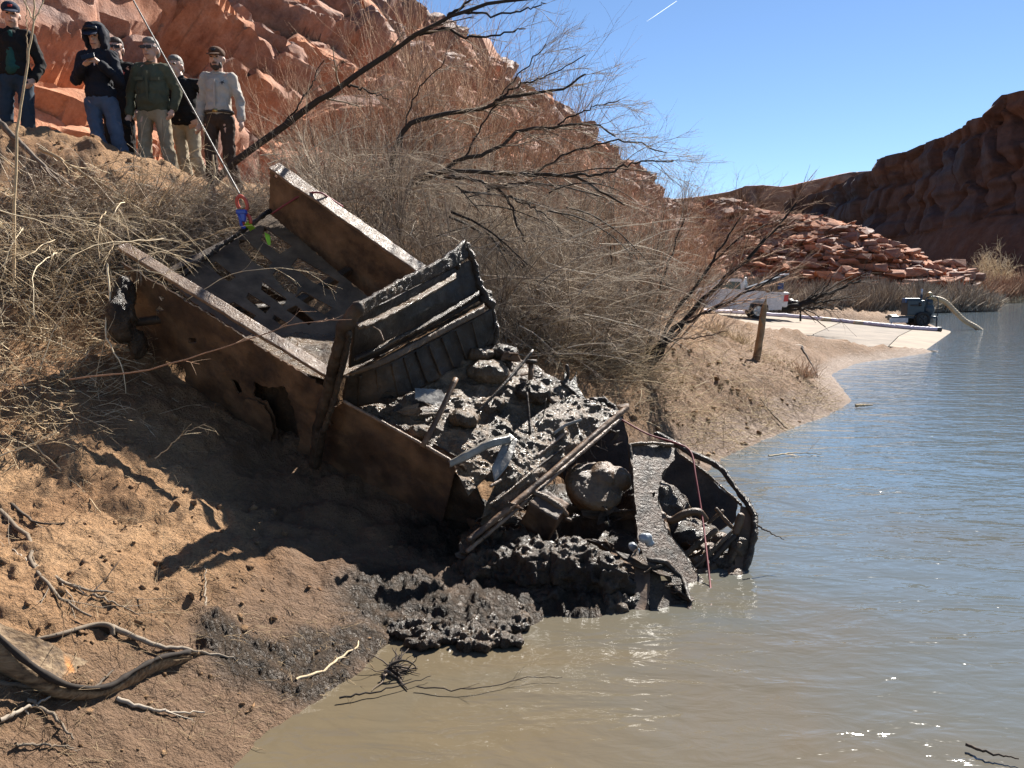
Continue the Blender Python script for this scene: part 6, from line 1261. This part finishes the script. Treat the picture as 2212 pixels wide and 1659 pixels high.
bedprof = [(-1.35, 1.38), (-1.37, 1.0), (-1.33, .60), (-.52, .50)] + [(-.48, .72), (-.30, .90), (0, .97), (.30, .90), (.48, .72)] + [(.52, .45), (.80, .45), (.80, 1.38)]
extr('bed', bedprof, 0.0, -.06, WHITE); extr('bed', [(-1.3, .62), (.8, .62), (.8, .75), (-1.3, .75)], -.08, -1.8, DPL); extr('bed', [(-1.35, 1.38), (-1.33, .60), (.80, .60), (.80, 1.38)], -1.86, -1.92, WHITE)
extr('cab_body', [(.84, 1.40), (.84, .45), (2.95, .45), (2.95, 1.36), (2.5, 1.42), (1.75, 1.90), (1.05, 1.92), (.92, 1.85)], -.02, -1.90, WHITE, .05)
extr('side_window', [(.98, 1.44), (1.04, 1.80), (1.72, 1.80), (2.35, 1.44)], .0, -.03, DGL, .005)
extr('bonnet', [(2.97, 1.30), (2.97, .75), (3.1, .98), (3.45, 1.0), (3.8, .98), (3.95, .6), (4.35, .55), (4.40, 1.05), (4.2, 1.22)], 0, -1.9, WHITE, .05)
extr('rear_bumper', [(-1.52, .48), (-1.52, .68), (-1.36, .70), (-1.36, .48)], -.02, -1.86, DPL, .03)
tl = extr('tail_lamp', [(-1.385, 1.30), (-1.385, .98), (-1.18, .96), (-1.20, 1.30)], .012, -.10, REDL, .01)
extr('tail_lamp', [(-1.385, 1.30), (-1.385, .98), (-1.18, .96), (-1.20, 1.30)], -1.82, -1.93, REDL, .01)
extr('tailgate', [(-1.40, .84), (-2.0, .84), (-2.0, .76), (-1.40, .76)], -.1, -1.8, DPL, .01)
extr('bed_cover', [(.75, 1.42), (.78, 1.47), (-1.25, 2.30), (-1.28, 2.24)], .0, -1.85, DPL, .02)
extr('cover_rim', [(-1.10, 2.26), (-1.10, 2.32), (-1.30, 2.38), (-1.30, 2.31)], .01, -1.86, WHITE, .01)
rod('cover_strut', [K(-.9, -.06, 1.4), K(-.7, -.06, 2.05)], .02, DPL, truck); rod('cover_strut', [K(-.9, -1.8, 1.4), K(-.7, -1.8, 2.05)], .02, DPL, truck)
extr('bed_lettering', [(-.55, 1.325), (-1.0, 1.325), (-1.0, 1.30), (-.55, 1.30)], .004, -.02, DPL, .002)
def wheel(cx, cy, R_, w=.24, par=truck, KK=K, tyre=BLACKR, rim=RIM, spokes=6):
    a_ = np.linspace(0, 2 * math.pi, 33)[:-1]
    prof = [(R_ * .62, 0), (R_ * .92, 0), (R_, -.03), (R_, -w + .03), (R_ * .92, -w), (R_ * .62, -w)]
    V = np.array([KK(cx + r * math.cos(q), cy + y, R0_ + r * math.sin(q)) for r, y in prof for q in a_]) if False else np.array([KK(cx + r * math.cos(q), cy + y, R_ + r * math.sin(q)) for r, y in prof for q in a_])
    Fc = [[i * 32 + j, i * 32 + (j + 1) % 32, ((i + 1) % 6) * 32 + (j + 1) % 32, ((i + 1) % 6) * 32 + j] for i in range(6) for j in range(32)]
    wv = thing('wheel_holder', None, None) if False else None
    ty = mesh_np('wheel', V, Fc, tyre, par)
    G = []
    dv = np.array([KK(cx + R_ * .60 * math.cos(q), cy - .04, R_ + R_ * .60 * math.sin(q)) for q in a_] + [KK(cx + R_ * .60 * math.cos(q), cy - .10, R_ + R_ * .60 * math.sin(q)) for q in a_])
    G.append((dv, [list(range(32)), list(range(32, 64))[::-1]] + [[i, (i + 1) % 32, 32 + (i + 1) % 32, 32 + i] for i in range(32)]))
    rm = mesh_np('rim', G[0][0], G[0][1], rim, None, False); adopt_sub(rm, ty); rm.matrix_parent_inverse = Matrix.Identity(4)
    for k in range(spokes):
        q = k * 2 * math.pi / spokes; p0 = KK(cx, cy - .03, R_); p1 = KK(cx + R_ * .56 * math.cos(q), cy - .02, R_ + R_ * .56 * math.sin(q)); v_, f_ = tubes(np.array([[p0, p1]]), np.array([[.05, .035]]), 5); sp = mesh_np('spoke', v_, f_, rim, None); adopt_sub(sp, ty)
    return ty
wheel(0, .02, .40); wheel(3.45, .02, .40); wheel(0, -1.66, .40); wheel(3.45, -1.66, .40)
# gear on the tailgate: a dark bundle, hose fitting and a black mat hanging down
hb = K(-1.7, -.4, .86)
tag(remesh('gear_bag', [('e', K(-1.6, -.5, .98), (.22, .25, .14)), ('e', K(-1.35, -.6, 1.35), (.25, .25, .10)), ('e', K(-1.85, -.3, .95), (.14, .2, .10))], .03, DPL, None, 1, disp=lambda p, n: n * (.05 * fbm(p * 5, 3, 3))[:, None]), 'dark bags of gear piled on the lowered tailgate of the white truck', 'bags')
tag(remesh('jerry_can', [('b', K(-1.05, -.5, 1.72), (.14, .1, .17), RT)], .02, flat('blue_plastic', (.02, .05, .16), .4), None, 1), 'dark blue can standing under the raised bed cover', 'can')
fp_ = [K(-1.95, -.1, .82), K(-2.05, -.1, .80), K(-2.08, -.1, .40), K(-2.12, -.1, .02)]
tag(rod('black_hose', fp_, .05, BLACKR, None, n=14), 'black hose hanging down from the tailgate to the ramp', 'hose')
tag(remesh('water_jug', [('e', K(.72, -.5, 1.72), (.13, .12, .22)), ('e', K(.72, -.5, 2.0), (.09, .09, .08))], .02, flat('white_plastic', (.6, .6, .58), .4), None, 1), 'white jug standing behind the cab of the white truck', 'jug')
# ---- lay-flat discharge hose
HOSE = surf('lavender_hose', [(.3, (.48, .42, .52)), (.7, (.66, .60, .68))], scale=2, rough=.6, b=.4, bd=.02, bscale=6)
HOSE2 = surf('tan_hose', [(.3, (.42, .30, .17)), (.7, (.56, .43, .27))], scale=3, rough=.6, b=.5, bd=.02, bscale=12)
hp = [on_ramp(u, v) + np.array([0, -.15, .09]) for u, v in [(1400, 672), (1560, 676), (1640, 681), (1720, 687), (1790, 694), (1860, 701), (1905, 706), (1960, 711), (2020, 715)]]
v_, f_ = tubes(smooth_line(hp, 120, wob=.012)[None], np.full((1, 120), .105), 10, cap=True); v_[:, 2] = v_[:, 2]
dh = thing('discharge_hose', 'long pale lavender hose laid across the ramp from pump to truck', 'hose', hp[5]); mesh_np('hose', v_, f_, HOSE, dh)
for k in (4, 5): remesh('hose_coupling', [(hp[k] - [.35, 0, 0], .14, hp[k] + [.35, 0, -.05], .14)], .04, HOSE2, dh, 1)
rod('hose_end', [hp[-1] - [.1, 0, 0], hp[-1] + [.22, 0, 0]], .125, DPL, dh)
# ---- trailer pump
pp0 = on_ramp(1990, 706) + np.array([0, .6, -.0]); PM = flat('dark_navy_pump_paint', (.03, .045, .06), .4, b=.3); BRZ = flat('brass_fitting', (.40, .30, .16), .4, .4); WPL = flat('white_plate', (.62, .60, .60), .5)
pump = thing('water_pump', 'dark wheeled diesel pump at the water edge of the ramp', 'pump', pp0)
def Q(x, y, z): return pp0 + np.array([x, y, z])
def pbox(name, c, h, mat, bev=.03, par=pump): return bevel(mesh_np(name, *box_geo(Q(*c), h), mat, par, False), bev)
pbox('engine', (-.25, 0, 1.05), (.48, .40, .42), PM); pbox('engine_cover', (-.30, 0, 1.52), (.40, .34, .07), PM); pbox('chassis', (-.35, 0, .52), (1.25, .42, .07), PM); pbox('battery_tray', (-1.42, -.1, .50), (.20, .2, .16), PM); pbox('signboard', (-1.22, -.46, .36), (.52, .02, .13), WPL, .005)
pbox('control_panel', (-.72, -.1, 1.46), (.12, .2, .13), flat('blue_enamel', (.04, .09, .2), .4))
remesh('pump_housing', [('e', Q(.62, 0, .95), (.36, .34, .42)), ('e', Q(.62, -.1, 1.35), (.22, .22, .24)), (Q(.62, 0, .6), .2, Q(.62, 0, .3), .2)], .03, PM, pump, 1)
rod('exhaust_pipe', [Q(.22, 0, 1.45), Q(.22, 0, 1.80)], .06, PM, pump, sides=12); rod('exhaust_cap', [Q(.22, 0, 1.80), Q(.22, 0, 2.12)], .05, flat('pale_steel', (.5, .55, .6), .4, .5), pump, sides=12)
remesh('suction_elbow', [(Q(.62, -.1, 1.5), .13, Q(.64, -.1, 1.75), .15), (Q(.64, -.1, 1.72), .14, Q(.9, -.1, 1.55), .12), ('e', Q(.62, -.1, 1.85), (.16, .14, .09))], .025, BRZ, pump, 1)
rod('fuel_filter', [Q(-.02, -.44, 1.15), Q(-.02, -.44, 1.35)], .07, DPL, pump, sides=12); rod('oil_cooler', [Q(-.55, -.42, 1.2), Q(.05, -.42, 1.2)], .04, DPL, pump)
rod('jockey_leg', [Q(1.05, -.2, .55), Q(1.05, -.2, -.02)], .04, PM, pump); rod('support_leg', [Q(-1.5, -.2, .5), Q(-1.5, -.2, .0)], .04, PM, pump); rod('guard_rail', [Q(.3, -.35, 1.1), Q(.35, -.35, 1.6), Q(.95, -.35, 1.6), Q(1.0, -.35, .6)], .03, PM, pump)
KQ = lambda x, y, z: Q(x, -y - .50, z - .02)
def KP(x, y, z): return Q(x, -.60 - y, z)
wheel(.10, .02, .42, .22, pump, KP, BLACKR, DPL, 5)
def KP2(x, y, z): return Q(x, .60 - y, z)
wheel(.10, .02, .42, .22, pump, KP2, BLACKR, DPL, 5)
sh = [Q(.85, -.1, 1.55), Q(1.15, -.1, 1.55), Q(1.55, -.15, 1.35), Q(2.0, -.3, .85), Q(2.45, -.5, .35), Q(2.9, -.8, .02), Q(3.2, -1.0, -.25)]
c_ = smooth_line(sh, 110); rr_ = .135 + .012 * np.sin(np.arange(110) * 1.6); v_, f_ = tubes(c_[None], rr_[None], 12, cap=True)
tag(mesh_np('suction_hose', v_, f_, HOSE2), 'ribbed tan suction hose curving from the pump into the river', 'hose')
